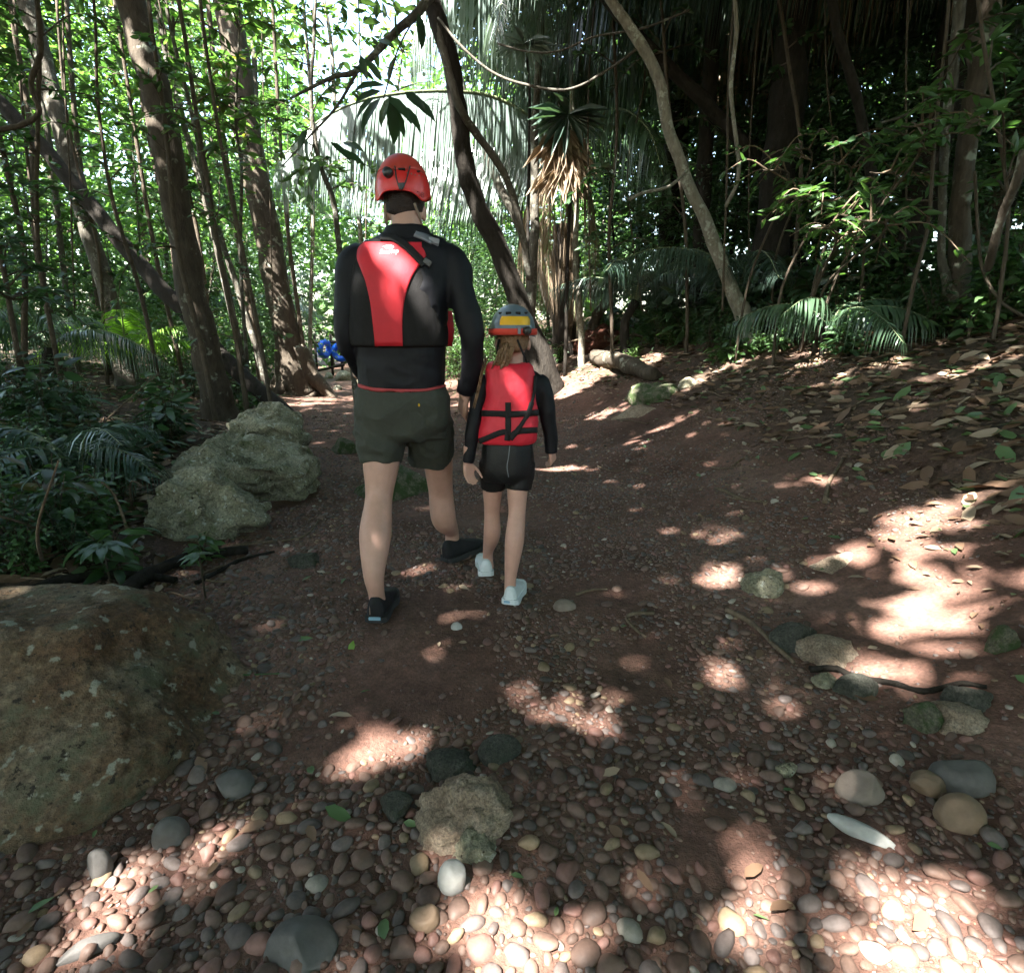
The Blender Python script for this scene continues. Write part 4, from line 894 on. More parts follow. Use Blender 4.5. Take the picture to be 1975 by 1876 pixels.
# thin stems: saplings and lianas
def stem_leaves(mb, Q, frm, nb, nl, L, spread, rg, W=.42, droop=.25):
    tw = MB()
    for k in range(nb):
        q = Q[int(rg.uniform(frm, .98) * (len(Q) - 1))]; d = nrm(rg.normal(size=3) * np.array([1, 1, .35]) + [0, 0, .25]); ln = spread * rg.uniform(.5, 1.2)
        P = catmull(np.array([q, q + d * ln * .5 + [0, 0, .05 * ln], q + d * ln + [0, 0, -droop * ln]]), 4)
        tw.add(*tube(P, np.linspace(.010, .003, len(P)), 5, False))
        m = int(nl * rg.uniform(.6, 1.4)); t = rg.uniform(.15, 1.0, m); pts = np.stack([np.interp(t, np.linspace(0, 1, len(P)), P[:, a]) for a in range(3)], -1)
        side = np.where(rg.random(m) < .5, -1, 1)[:, None] * np.cross(d, [0, 0, 1])[None]
        D = nrm(d[None] * .6 + side + rg.normal(0, .35, (m, 3)) + np.array([0, 0, -droop])); N = nrm(np.array([0, 0, 1.]) + rg.normal(0, .45, (m, 3)))
        leaves(mb, pts, D, N, L * rg.uniform(.65, 1.25, m), L * W * rg.uniform(.8, 1.15, m), LEAF4, rg.random(m))
    return tw
SAP = [  # (u,v,y,w) lists, leaf material
 ([(470, 700, 9, 12), (430, 520, 9, 12), (395, 360, 9, 11), (375, 240, 9, 10), (340, 100, 9, 9), (315, -20, 9, 8)], 'leaf_bright', 'bark_grey', 'thin sapling leaning beside the tall mottled tree'),
 ([(300, 700, 8, 9), (270, 560, 8, 9), (215, 380, 8, 8), (190, 200, 8, 7), (180, 0, 8, 6)], 'leaf_mid', 'vine', 'thin sapling between the grey tree and the tall mottled tree'),
 ([(455, 640, 10.5, 16), (420, 480, 10.5, 15), (380, 330, 10.5, 14), (330, 150, 10.5, 13), (300, 0, 10.5, 12)], 'leaf_mid', 'bark_grey', 'grey sapling behind the tall mottled tree'),
 ([(500, 690, 11, 14), (460, 560, 11, 14), (430, 470, 11, 13), (400, 380, 11, 12), (365, 280, 11, 12), (330, 120, 11, 11)], 'leaf_mid', 'bark_grey', 'spindly sapling between the two mottled trees'),
 ([(100, 640, 7, 10), (75, 480, 7, 10), (70, 340, 7, 9), (75, 200, 7, 9), (70, 0, 7, 9)], 'leaf_mid', 'vine', 'twisted sapling outside the grey tree'),
 ([(40, 720, 6, 12), (20, 600, 6, 11), (-10, 450, 6, 10)], 'leaf_dark', 'vine', 'dark sapling with drooping twigs outside the twisted sapling'),
 ([(598, 640, 13, 9), (604, 430, 13, 8), (602, 250, 13, 8), (590, 60, 13, 7), (580, -20, 13, 7)], 'leaf_bright', 'bark_pale', 'pale sapling behind the left shoulder of the adult'),
 ([(655, 480, 8.2, 13), (640, 380, 8.2, 12), (612, 300, 8.2, 11), (600, 200, 8.2, 9), (605, 80, 8.2, 8)], 'leaf_mid', 'bark_grey', 'grey sapling close behind the left shoulder of the adult'),
 ([(700, 560, 14, 10), (690, 400, 14, 10), (650, 230, 14, 9), (640, 100, 14, 9), (625, 0, 14, 8)], 'leaf_bright', 'bark_pale', 'straight pale sapling in front of the arched palm leaf'),
 ([(540, 680, 15, 14), (520, 500, 15, 13), (500, 300, 15, 12), (490, 100, 15, 12)], 'leaf_bright', 'bark_grey', 'sapling seen past the buttressed tree'),
 ([(1000, 600, 12.5, 8), (1005, 400, 12.5, 8), (1000, 300, 12.5, 8), (970, 180, 12.5, 7), (950, 60, 12.5, 7)], 'leaf_mid', 'vine', 'thin dark sapling beside the curved tree'),
 ([(1180, 620, 9.5, 8), (1175, 450, 9.5, 8), (1190, 250, 9.5, 7), (1180, 0, 9.5, 7)], 'leaf_dark', 'vine', 'thin sapling in front of the dead palm leaves'),
 ([(1325, 600, 8.8, 8), (1320, 420, 8.8, 8), (1290, 200, 8.8, 8), (1275, 0, 8.8, 7)], 'leaf_dark', 'vine', 'thin sapling beside the pale blotched tree'),
 ([(1760, 560, 5.2, 8), (1790, 430, 5.2, 8), (1800, 300, 5.2, 8), (1815, 150, 5.2, 7), (1830, 0, 5.2, 7)], 'leaf_dark', 'vine', 'thin dark liana next to the twin trunked tree'),
 ([(1930, 560, 4.6, 8), (1945, 400, 4.6, 8), (1925, 250, 4.6, 8), (1900, 100, 4.6, 8)], 'leaf_mid', 'vine', 'thin leafy sapling beyond the twin trunked tree on the bank'),
 ([(1530, 520, 8, 9), (1545, 300, 8, 9), (1520, 120, 8, 8), (1500, -10, 8, 8)], 'leaf_dark', 'vine', 'dark liana hanging in the deep shade of the bank'),
 ([(150, 700, 11, 12), (120, 500, 11, 12), (100, 300, 11, 11), (60, 100, 11, 11)], 'leaf_bright', 'bark_grey', 'sunlit sapling behind the twisted sapling'),
]
for k, (ct, lf, bk, lab) in enumerate(SAP):
    root, org, Q, r, tr = tree_px('sapling' if 'liana' not in lab else 'liana', lab, ct, atY(*ct[-1][:3])[2] + .3, bk, 50 + k, flare=.1, canopy=False, n=8, cat='sapling' if 'liana' not in lab else 'vine')
    rg = np.random.default_rng(300 + k); mb = MB(); Qs = catmull(Q, 6); Qs = Qs[Qs[:, 2] > g(Qs[:, 0], Qs[:, 1]) + .5]
    y = ct[0][2]; tw = stem_leaves(mb, Qs, .25, 16 if 'liana' not in lab else 6, 20, .13 if y < 9 else .17, .9, rg)
    part('foliage', mb, M[lf], root, org); part('twigs', tw, M['vine'], root, org)['kind'] = 'stuff'
def liana(label, pts, rad, mk='vine', group=None):
    P = np.array([atY(*p) for p in pts]); org = P[0]; o = link('liana', MB().add(*tube(catmull(P, 8), rad, 7, True, None, .2, 3)).mesh('liana', M[mk], True, org), None, org); tag(o, label, 'vine', group); return o
liana('pale looping liana strung between the curved tree and the leaning pale tree', [(845, 35, 8.5), (890, 90, 8.3), (950, 140, 8.2), (1020, 165, 8), (1100, 172, 7.8), (1180, 130, 7.7), (1240, 85, 7.6)], .016, 'bark_grey')
liana('thin grey liana crossing above the fan palm leaf', [(960, 85, 8.4), (1020, 100, 8.2), (1080, 98, 8), (1150, 70, 7.8), (1240, 55, 7.6), (1330, 20, 7.4)], .012, 'bark_grey')
liana('slender pale branch running down alongside the dark curved tree', [(838, 20, 9.0), (858, 110, 9.0), (886, 205, 9.0), (920, 260, 9.2), (975, 340, 9.4), (1005, 440, 9.6), (1022, 540, 9.8)], .055, 'bark_grey')
liana('dark twisted liana hooked beside the twisted sapling', [(72, 0, 6.4), (78, 100, 6.4), (60, 160, 6.4), (75, 215, 6.4), (45, 240, 6.4), (0, 250, 6.4), (-60, 262, 6.4)], .026, 'vine')
liana('pale hanging liana in front of the dark palm', [(1415, -20, 7), (1420, 60, 7), (1410, 180, 7), (1425, 330, 7), (1400, 400, 7.1)], .022, 'bark_pale')
liana('curving bare branch reaching out from the leaning pale tree', [(1325, 330, 7.5), (1290, 360, 7.3), (1240, 372, 7.2), (1215, 385, 7.1)], .018, 'bark_pale')
liana('pale thin branch arching across the dark hollow of the bank', [(1690, 240, 6.2), (1740, 225, 6), (1790, 200, 5.8), (1810, 150, 5.7)], .012, 'bark_grey')
liana('red brown root curving down beside the twin trunked tree', [(1975, 290, 4.4), (1960, 350, 4.4), (1935, 410, 4.5), (1915, 480, 4.6), (1905, 520, 4.7)], .03, 'bark_mottled')
liana('hanging liana sweeping down the bank past the twin trunked tree', [(1880, 330, 5.0), (1885, 430, 5.0), (1895, 520, 4.9), (1930, 580, 4.7), (1975, 610, 4.5)], .012, 'vine')
for k, (u0, u1, y) in enumerate([(600, 604, 12), (700, 690, 13), (560, 548, 14), (340, 300, 10), (520, 505, 12), (145, 120, 8), (410, 380, 13), (1080, 1074, 10.5), (1145, 1150, 9.8), (1400, 1418, 7.2), (1450, 1470, 8.4), (1600, 1590, 7.8), (1740, 1752, 6.6), (1235, 1228, 9.6), (1500, 1480, 9)]):
    rg = np.random.default_rng(k); liana('thin cord like liana hanging straight down among the trees', [(u1, -30, y), (u1 * .6 + u0 * .4 + rg.normal(0, 7), 150, y), (u0 + rg.normal(0, 8), 340, y), (u0 + rg.normal(0, 4), 600, y)], .009 + .005 * rg.random(), 'vine', 'cord like lianas hanging among the trees')

# ------------------------------------------------------------------ palms
def frond(mb, P, L0, rg, droop=.9, wid=.028, gap=.035, fwd=.55, taper=(.35, 1, .9, .25), rach=.018, up=.15, sw=1.0, jit=1.0, both=True, miss=0., start=.08, nseg=4):
    P = catmull(np.asarray(P, float), 10); T = nrm(np.gradient(P, axis=0)); s = np.concatenate([[0], np.cumsum(np.linalg.norm(np.diff(P, axis=0), axis=1))]); Lt = s[-1]
    mb.add(*tube(P, np.linspace(rach, rach * .25, len(P)), 6), 0.9, 1)
    st = np.arange(start * Lt, Lt, gap); n = len(st)
    for sd in ((-1, 1) if both else (1,)):
        k = rg.random(n) >= miss; q = st[k]; m = len(q)
        p = np.stack([np.interp(q, s, P[:, a]) for a in range(3)], -1); t = nrm(np.stack([np.interp(q, s, T[:, a]) for a in range(3)], -1))
        side = nrm(np.cross(t, [0, 0, 1.]) + 1e-4) * sd; f = q / Lt; L = L0 * np.interp(f, np.linspace(0, 1, len(taper)), taper) * (1 + jit * rg.uniform(-.12, .1, m))
        d = nrm(side * sw + t * (fwd + .5 * f[:, None]) * sw + np.array([0, 0, up]) + rg.normal(0, .07 * jit, (m, 3)))
        xs = np.linspace(0, 1, nseg + 1); rows = []
        dr = droop * (1 + jit * rg.uniform(-.15, .15, m))
        wv = nrm(t + rg.normal(0, .12 * jit, (m, 3)))
        for x in xs:
            c = p + d * (L * x * (1 - .35 * x * np.minimum(dr, 1.3)))[:, None] - np.array([0, 0, 1.]) * (L * dr * x * x * .8)[:, None]
            hw = wid * .5 * (L / L0)[:, None] * (1.0 - x ** 2.5 * .93) * (0.55 + .45 * min(1, x * 5))
            rows.append(np.stack([c - wv * hw, c + wv * hw], 1))
        V = np.stack(rows, 1); kk = 2 * (nseg + 1); b = (np.arange(m) * kk)[:, None]; j = np.arange(nseg)[None] * 2
        F = np.stack([b + j, b + j + 1, b + j + 3, b + j + 2], -1).reshape(-1, 4)
        mb.add(V.reshape(-1, 3), F, np.repeat(rg.random(m) * .8 + .1, kk), 0)
def frond_px(root, org, pts, mk, rg, **k):
    mb = MB(); frond(mb, np.array([atY(*p) for p in pts]), k.pop('L0'), rg, **k); return part('frond', mb, [M[mk], M['rachis']], root, org)
rg = np.random.default_rng(77)
# palm with the great arched leaf behind the adult
bp = np.array([1.0, 11.8, 0.]); bp[2] = g(bp[0], bp[1])
palmA = thing('palm', 'great palm with arched leaves, coloured pale for sun sheen, hanging like curtains behind the adult', 'palm', bp)
cA = np.array([1.0, 11.8, 3.2])
part('trunk', MB().add(*tube(catmull(np.array([bp - [0, 0, .2], bp + [.05, 0, 1.2], cA]), 8), np.interp(np.linspace(0, 1, 17), [0, .1, 1], [.34, .26, .24]), 14, True, None, .25, 8)), M['bark_dark'], palmA, bp)
B0 = (1078, 345, 11.8)
frond_px(palmA, bp, [B0, (1040, 245, 11.6), (960, 190, 11.2), (870, 176, 10.9), (770, 180, 10.6), (680, 200, 10.3), (600, 245, 10.1), (530, 320, 10.0)], 'palm_sheen', rg, L0=1.35, droop=.5, sw=.30, up=-.9, jit=.35, wid=.036, gap=.021, taper=(.5, .75, .85, 1, 1, .9, .4), rach=.035, start=.12)
frond_px(palmA, bp, [(1078, 345, 11.9), (1020, 300, 12.4), (930, 280, 12.8), (830, 290, 13), (740, 320, 13.2), (660, 380, 13.4)], 'palm_sheen', rg, L0=1.3, droop=.6, sw=.35, up=-.8, jit=.5, wid=.045, gap=.026, rach=.03)
frond_px(palmA, bp, [(1078, 345, 11.8), (1030, 170, 11.6), (985, 40, 11.2), (930, -40, 10.9), (870, -50, 10.6), (820, 0, 10.4), (795, 90, 10.3)], 'palm_sheen', rg, L0=1.5, droop=1.6, wid=.05, gap=.035, rach=.03)
frond_px(palmA, bp, [(1078, 345, 11.8), (1075, 150, 11.6), (1055, 0, 11.0), (1020, -60, 10.5), (975, -20, 10.0), (955, 80, 9.8)], 'palm_sheen', rg, L0=1.4, droop=1.7, wid=.05, gap=.036, rach=.03)
frond_px(palmA, bp, [(1085, 345, 11.8), (1110, 160, 11.4), (1150, 20, 10.8), (1200, -20, 10.3), (1235, 40, 9.9), (1250, 150, 9.7)], 'palm', rg, L0=1.4, droop=1.6, wid=.05, gap=.036, rach=.03)
frond_px(palmA, bp, [(1078, 345, 12.0), (1010, 330, 13), (900, 380, 14), (800, 470, 14.6)], 'palm', rg, L0=1.2, droop=1.3, wid=.05, gap=.045, rach=.028)
frond_px(palmA, bp, [(1085, 345, 11.8), (1130, 250, 11), (1190, 210, 10.2), (1250, 250, 9.6), (1280, 340, 9.3)], 'palm', rg, L0=1.2, droop=1.4, wid=.05, gap=.04, rach=.028)
frond_px(palmA, bp, [(1078, 345, 12.2), (1060, 120, 13.4), (1000, -60, 14.6), (900, -120, 15.5)], 'palm', rg, L0=1.4, droop=1.2, wid=.05, gap=.045, rach=.03)
for k, (u, v, du, dv, y) in enumerate([(1075, 330, -28, 150, 11.3), (1090, 320, 10, 190, 11.2), (1105, 330, 38, 150, 11.2), (1060, 350, -45, 120, 11.4), (1085, 360, 25, 260, 11.2), (1066, 360, -8, 230, 11.3)]):
    o = frond_px(palmA, bp, [(u, v, y), (u + du * .6, v + 20, y - .25), (u + du, v + dv * .55, y - .3), (u + du * .9, v + dv, y - .2)], 'palm_dead', rg, L0=.75, droop=1.8, wid=.05, gap=.03, rach=.025, fwd=1.6, miss=.15); o['label'] = 'dry brown hanging frond'
def fan(root, org, u, v, y, rpx, mk, rg, n=16, tilt=.5, a0=0, a1=6.28, name='fan_leaf'):
    c = atY(u, v, y); Rm = rpx * mpp(c); mb = MB(); a = np.linspace(a0, a1, n, endpoint=False) + rg.normal(0, .05, n)
    D = nrm(np.stack([np.cos(a), np.full(n, -.35) + 0 * a, np.sin(a) * (1 - tilt) - tilt * .6], -1)); leaves(mb, np.repeat(c[None], n, 0), D, np.repeat(np.array([[0, -1., .6]]), n, 0), Rm * rg.uniform(.8, 1.05, n), Rm * .17, (np.array([[0, 0, 0], [.2, -.35, .03], [.2, .35, .03], [.6, -.5, .0], [.6, .5, 0], [1, 0, -.28]]), [np.array([[0, 1, 3, 5], [0, 5, 4, 2]])]))
    return part(name, mb, M[mk], root, org)
for k, (u, v, y, b, lab) in enumerate([(1010, 85, 9.9, 62, 'pale star shaped fan palm leaf up among the lianas'), (1095, 222, 9.9, 80, 'dark star shaped fan palm leaf with a brown skirt below it')]):
    c = atY(u, v, y); px_, py_ = c[0] + .1, y + .5; org = np.array([px_, py_, g(px_, py_)])
    root = thing('fan_palm', lab, 'palm', org)
    part('trunk', MB().add(*tube(catmull(np.array([org - [0, 0, .1], [px_, py_, c[2] * .6], [px_, py_ - .1, c[2] - .4], c]), 6), np.linspace(.035, .016, 19), 8)), M['bark_dark'], root, org)
    fan(root, org, u, v, y, b, ('palm_sheen', 'palm_dark')[k], rg, 16, .55)
    if k == 1:
        for q in range(5): fan(root, org, u + rg.normal(0, 22), v + 25 + 20 * q, y + .1, 80, 'palm_dead', rg, 9, .85, 3.6, 5.9, 'dead_leaf')
def palm(label, u, v, y, hgt, nf, L, mk, seed, LL=1.0, r=.16, px_top=None, wid=.045, gap=.045, droop=1.3, dead=0, rise=(45, 80), group=None, azs=None):
    rg = np.random.default_rng(seed); c = atY(u, v, y); org = np.array([c[0], y, float(g(c[0], y))]); root = thing('palm', label, 'palm', org, group); top = org + np.array([rg.normal(0, .1), rg.normal(0, .1), hgt])
    part('trunk', MB().add(*tube(catmull(np.array([org - [0, 0, .15], org * .5 + top * .5 + rg.normal(0, .05, 3), top]), 6), np.linspace(r * 1.2, r, 13), 10, True, None, .3, seed)), M['bark_dark'], root, org)
    for k in range(nf):
        az = (azs[k % len(azs)] if azs else 360 * k / nf) + rg.normal(0, 10); el = R(rg.uniform(*rise)); az = R(az); d = np.array([math.cos(az), math.sin(az), 0]); ln = L * rg.uniform(.8, 1.15); sag = rg.uniform(.55, .95) * ln
        P = [top + d * (ln * math.cos(el) * t * 1.1 + ln * .28 * t * t) + np.array([0, 0, ln * math.sin(el) * t - sag * t * t]) for t in np.linspace(0, 1, 6)]
        mb = MB(); dd = k >= nf - dead; frond(mb, P, LL, rg, droop * (1.2 if dd else 1), wid, gap, rach=.022 * L / 3.5, nseg=3)
        part('frond', mb, [M['palm_dead' if dd else mk], M['rachis']], root, org)
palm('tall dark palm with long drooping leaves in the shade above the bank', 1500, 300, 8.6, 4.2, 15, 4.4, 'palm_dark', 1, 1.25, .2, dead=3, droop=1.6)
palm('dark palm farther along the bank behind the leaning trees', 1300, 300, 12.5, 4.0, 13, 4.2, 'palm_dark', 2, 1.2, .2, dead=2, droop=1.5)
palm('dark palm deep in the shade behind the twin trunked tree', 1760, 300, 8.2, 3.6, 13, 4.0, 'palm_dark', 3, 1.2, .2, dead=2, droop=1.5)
palm('trunkless blue green palm with curved combs of leaflets behind the pale blotched tree', 1430, 560, 8.4, .5, 9, 2.2, 'palm_dark', 4, .62, .08, wid=.03, gap=.032, droop=.9)
palm('small low palm with glossy leaves drooping at the top of the litter bank', 1600, 640, 5.9, .25, 7, 1.0, 'palm', 5, .36, .05, wid=.035, gap=.035, droop=1.2)
palm('young palm with downturned leaves beside the trail past the red root ball', 1215, 640, 9.8, .9, 9, 2.0, 'palm_dark', 6, .6, .07, wid=.03, gap=.035, droop=1.2)
palm('blue green understory palm behind the undergrowth of the boulders', 90, 650, 8.2, .5, 9, 1.7, 'palm', 7, .5, .08, wid=.03, gap=.035)
palm('sunlit lime green palm between the grey tree and the tall mottled tree', 268, 640, 9.6, .5, 8, 2.0, 'palm_lime', 8, .55, .06, wid=.032, gap=.036, droop=.7)
palm('pale palm in the sun behind the left shoulder of the adult', 500, 640, 18, 1.4, 12, 3.4, 'palm_sheen', 9, .9, .12, gap=.05)
palm('bright palm in the sun beyond the mottled trees', 330, 640, 18, 1.6, 11, 3.6, 'palm', 10, 1.0, .14, gap=.06)
palm('palm in the sun far behind the curved tree', 900, 640, 18, 2.2, 12, 4.2, 'palm', 11, 1.1, .16, gap=.06)
palm('low fern like palm in the shady undergrowth between the boulders', 130, 900, 3.6, .1, 8, 1.1, 'palm_dark', 12, .36, .03, wid=.028, gap=.03, droop=.7)
# ------------------------------------------------------------------ background trees and shrubs
def make_tree(name, label, hgt, z0, rad, ncl, nl, L, lf, bk, seed, r=.07):
    rg = np.random.default_rng(seed); root = thing(name, label, 'tree' if name == 'tree' else 'shrub', (0, 0, 0)); o0 = np.zeros(3)
    P = np.array([[0, 0, -.3], [rg.normal(0, .1), rg.normal(0, .1), hgt * .3], [rg.normal(0, .3), rg.normal(0, .3), hgt * .65], [rg.normal(0, .5), rg.normal(0, .5), hgt * .97]])
    Q = catmull(P, 6); tb = MB().add(*tube(Q, np.linspace(r, r * .3, len(Q)), 8, True, None, .15, seed)); mb = MB()
    for k in range(ncl):
        t = rg.uniform(z0, 1.0) ; q = Q[int(t * (len(Q) - 1))]; a = rg.uniform(0, 6.28); rr_ = rad * rg.uniform(.25, 1.0) * (1.05 - .45 * abs(t - .6)); c = q + np.array([math.cos(a) * rr_, math.sin(a) * rr_, rg.uniform(-.1, .45) * rad * .5])
        tb.add(*tube(catmull(np.array([q, q * .5 + c * .5 + [0, 0, .1], c]), 3), np.linspace(r * .3, r * .08, 7), 5, False))
        m = int(nl * rg.uniform(.6, 1.4)); d = rg.normal(size=(m, 3)) * np.array([1, 1, .5]) * rad * .26; pp = c + d
        D = nrm(d * np.array([1, 1, .3]) + rg.normal(0, .4, (m, 3)) * rad * .3 + np.array([0, 0, -.12])); N = nrm(np.array([0, 0, 1.]) + rg.normal(0, .5, (m, 3)))
        leaves(mb, pp, D, N, L * rg.uniform(.6, 1.25, m), L * .42 * rg.uniform(.8, 1.2, m), LEAF4, np.clip(rg.normal(rg.uniform(.25, .75), .22, m), 0, 1))
    link('trunk', tb.mesh('trunk', M[bk]), root); link('crown', mb.mesh('crown', M[lf]), root); return root
PROT = {  # leaf colours lightened for the sunlit side, darkened for the shaded bank
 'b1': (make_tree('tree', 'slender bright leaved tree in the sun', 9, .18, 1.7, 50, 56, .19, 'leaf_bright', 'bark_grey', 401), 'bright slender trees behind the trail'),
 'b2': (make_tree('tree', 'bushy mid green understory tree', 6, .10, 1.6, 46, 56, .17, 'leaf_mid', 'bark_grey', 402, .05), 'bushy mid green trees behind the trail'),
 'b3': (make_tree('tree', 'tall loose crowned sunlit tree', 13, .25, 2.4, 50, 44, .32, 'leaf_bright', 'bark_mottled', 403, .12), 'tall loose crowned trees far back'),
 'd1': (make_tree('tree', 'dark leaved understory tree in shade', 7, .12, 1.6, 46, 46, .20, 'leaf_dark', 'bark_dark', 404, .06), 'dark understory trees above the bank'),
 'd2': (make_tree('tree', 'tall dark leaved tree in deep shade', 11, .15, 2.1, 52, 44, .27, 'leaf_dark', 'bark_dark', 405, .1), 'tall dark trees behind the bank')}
USED = set()
BIG = [(-4.1, 7.5, 'the tall mottled tree'), (-4.9, 12.5, 'the buttressed tree'), (-6.5, 9.6, 'the grey leaning tree'), (-3.6, 8.2, 'the foot of the dark leaning tree'), (.4, 9.6, 'the dark curved tree'), (3.1, 7.6, 'the leaning pale tree'), (4.3, 5.5, 'the twin trunked tree'), (1.0, 11.8, 'the great arched palm'), (4.4, 8.6, 'the tall dark palm'), (-1.9, 4.2, 'the long pale boulder'), (-1.5, 1.5, 'the large brown boulder'), (-7.0, 20, 'the blue inner tubes'), (1.6, 9.2, 'the red root ball'), (5.2, 7.4, 'the crooked dark tree'), (-6.7, 8.2, 'the blue green palm'), (-2.6, 16, 'the distant trail'), (-6.3, 9.6, 'the lime green palm'), (3.3, 9.5, 'the dark upright tree'), (2.6, 5.9, 'the low glossy palm'), (-2.2, 2.9, 'the thick fallen limb'), (-10, 18, 'the bright palm'), (7.5, 12, 'the shady hollow'), (-14, 16, 'the outermost stems'), (0, 18, 'the far palm')]
def relabel(root, x, y, sc):
    b = root['label0'] if 'label0' in root else root['label']; root['label0'] = b; return b + (' nearest ' if True else '') + near(x, y, BIG)
def put(kind, u, y, sc, rz, v=640, dz=0):
    root, grp = PROT[kind]; x = float(atY(u, v, y)[0]); loc = (x, y, float(g(x, y)) + dz)
    if kind not in USED:
        USED.add(kind); root.location = loc; root.rotation_euler = (0, 0, rz); root.scale = (sc,) * 3; root['group'] = grp; root['label'] = relabel(root, x, y, sc); return root
    return copy_tree(root, loc, rz, sc, relabel(root, x, y, sc), grp)
rg = np.random.default_rng(9)
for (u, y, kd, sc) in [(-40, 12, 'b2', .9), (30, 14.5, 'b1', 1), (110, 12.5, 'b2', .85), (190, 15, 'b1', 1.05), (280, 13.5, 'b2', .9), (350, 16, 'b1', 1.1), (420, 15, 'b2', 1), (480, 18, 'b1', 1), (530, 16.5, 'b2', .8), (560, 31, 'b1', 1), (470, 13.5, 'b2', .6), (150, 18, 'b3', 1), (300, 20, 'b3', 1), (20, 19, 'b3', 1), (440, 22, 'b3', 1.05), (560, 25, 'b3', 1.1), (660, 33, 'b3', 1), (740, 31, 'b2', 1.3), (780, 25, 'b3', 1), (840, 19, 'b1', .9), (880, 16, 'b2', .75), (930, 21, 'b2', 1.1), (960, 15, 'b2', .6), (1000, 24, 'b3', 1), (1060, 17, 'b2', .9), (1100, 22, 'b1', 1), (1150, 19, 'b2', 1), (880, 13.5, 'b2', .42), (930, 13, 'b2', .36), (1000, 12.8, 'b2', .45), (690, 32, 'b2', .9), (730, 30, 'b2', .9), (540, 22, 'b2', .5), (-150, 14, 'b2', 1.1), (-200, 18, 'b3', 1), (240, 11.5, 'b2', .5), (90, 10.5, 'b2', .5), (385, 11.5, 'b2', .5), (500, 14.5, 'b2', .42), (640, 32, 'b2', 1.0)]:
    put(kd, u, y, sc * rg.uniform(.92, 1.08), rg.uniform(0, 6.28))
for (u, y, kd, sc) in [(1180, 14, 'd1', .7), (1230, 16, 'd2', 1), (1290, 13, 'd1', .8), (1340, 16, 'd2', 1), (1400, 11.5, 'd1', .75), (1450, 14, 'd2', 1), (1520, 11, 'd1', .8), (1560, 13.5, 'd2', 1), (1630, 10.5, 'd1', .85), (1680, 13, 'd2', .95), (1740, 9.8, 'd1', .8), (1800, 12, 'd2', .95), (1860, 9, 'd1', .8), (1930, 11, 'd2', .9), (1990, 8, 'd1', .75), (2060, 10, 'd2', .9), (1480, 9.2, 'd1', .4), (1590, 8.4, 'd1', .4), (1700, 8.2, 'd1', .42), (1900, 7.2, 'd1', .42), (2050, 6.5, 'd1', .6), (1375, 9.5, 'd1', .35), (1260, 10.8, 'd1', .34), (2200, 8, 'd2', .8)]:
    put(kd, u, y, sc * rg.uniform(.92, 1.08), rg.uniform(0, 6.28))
# forest mass far behind; unseen ring at the rear added to block sky light
n = 62000; a = rg.uniform(-1.05, 5.23, n); a = np.where(rg.random(n) < .42, rg.uniform(-1.05, 1.0, n), a); a = np.where(rg.random(n) < .18, rg.uniform(.12, 1.1, n), a); dist = np.where(a < .12, rg.uniform(30, 46, n), np.where(a < 1.1, rg.uniform(19, 34, n), rg.uniform(13, 24, n))); x = np.sin(a) * dist; y = np.cos(a) * dist; top = np.where(a < .15, 13 + 6 * vn(a * 9, a * 0, None, 4), np.where(a < 1.1, 22, 13)); z = g(x, y, False) + rg.random(n) ** .8 * top
mb = MB(); leaves(mb, np.stack([x, y, z], -1), rdir(n) * np.array([1, 1, .6]), np.array([0, -.3, 1.]) + rdir(n) * .7, rg.uniform(.5, 1.0, n), rg.uniform(.25, .5, n), LEAF2, np.clip(.5 + .5 * vn(x * .6, y * .6, z * .6, 8) + rg.normal(0, .15, n), 0, 1))
o = link('far_forest', mb.mesh('far_forest', M['leaf_mid'])); tag(o, 'distant green forest mass beyond the trees, with an unseen rear ring added for shade', 'forest', kind='stuff')

def make_shrub(label, ns, hgt, nl, L, W, lf, seed, name='shrub', droop=.3):
    rg = np.random.default_rng(seed); root = thing(name, label, 'shrub', (0, 0, 0)); st = MB(); mb = MB()
    for k in range(ns):
        a = rg.uniform(0, 6.28); d = np.array([math.cos(a), math.sin(a), 0]) * rg.uniform(.1, .6); h = hgt * rg.uniform(.55, 1.1)
        P = catmull(np.array([[0, 0, -.05], d * h * .3 + [0, 0, h * .5], d * h * .9 + [0, 0, h]]), 5); st.add(*tube(P, np.linspace(.008, .003, len(P)), 5, False))
        t = rg.uniform(.2, 1, nl); pp = np.stack([np.interp(t, np.linspace(0, 1, len(P)), P[:, q]) for q in range(3)], -1); b = rg.uniform(0, 6.28, nl)
        D = nrm(np.stack([np.cos(b), np.sin(b), rg.normal(.05, .3, nl) - droop * .5], -1)); off = D * rg.uniform(.0, .22, nl)[:, None] * hgt; N = nrm(np.array([0, 0, 1.]) + rg.normal(0, .4, (nl, 3)))
        leaves(mb, pp + off, D, N, L * rg.uniform(.6, 1.2, nl), L * W * rg.uniform(.8, 1.2, nl), LEAF8, rg.random(nl))
    link('stems', st.mesh('stems', M['vine']), root); link('foliage', mb.mesh('foliage', M[lf]), root); return root
PROT['s1'] = (make_shrub('dark small leaved shrub', 9, .9, 30, .10, .34, 'leaf_dark', 501), 'dark small leaved shrubs')
PROT['s2'] = (make_shrub('dark broad leaved shrub', 6, .75, 18, .22, .42, 'leaf_dark', 502), 'dark broad leaved shrubs')
PROT['s3'] = (make_shrub('mid green leafy shrub', 8, .8, 30, .12, .46, 'leaf_mid', 503), 'mid green leafy shrubs')
PROT['s4'] = (make_shrub('low broad leaved plant in litter', 5, .32, 9, .16, .46, 'leaf_mid', 504, 'plant'), 'low broad leaved plants')
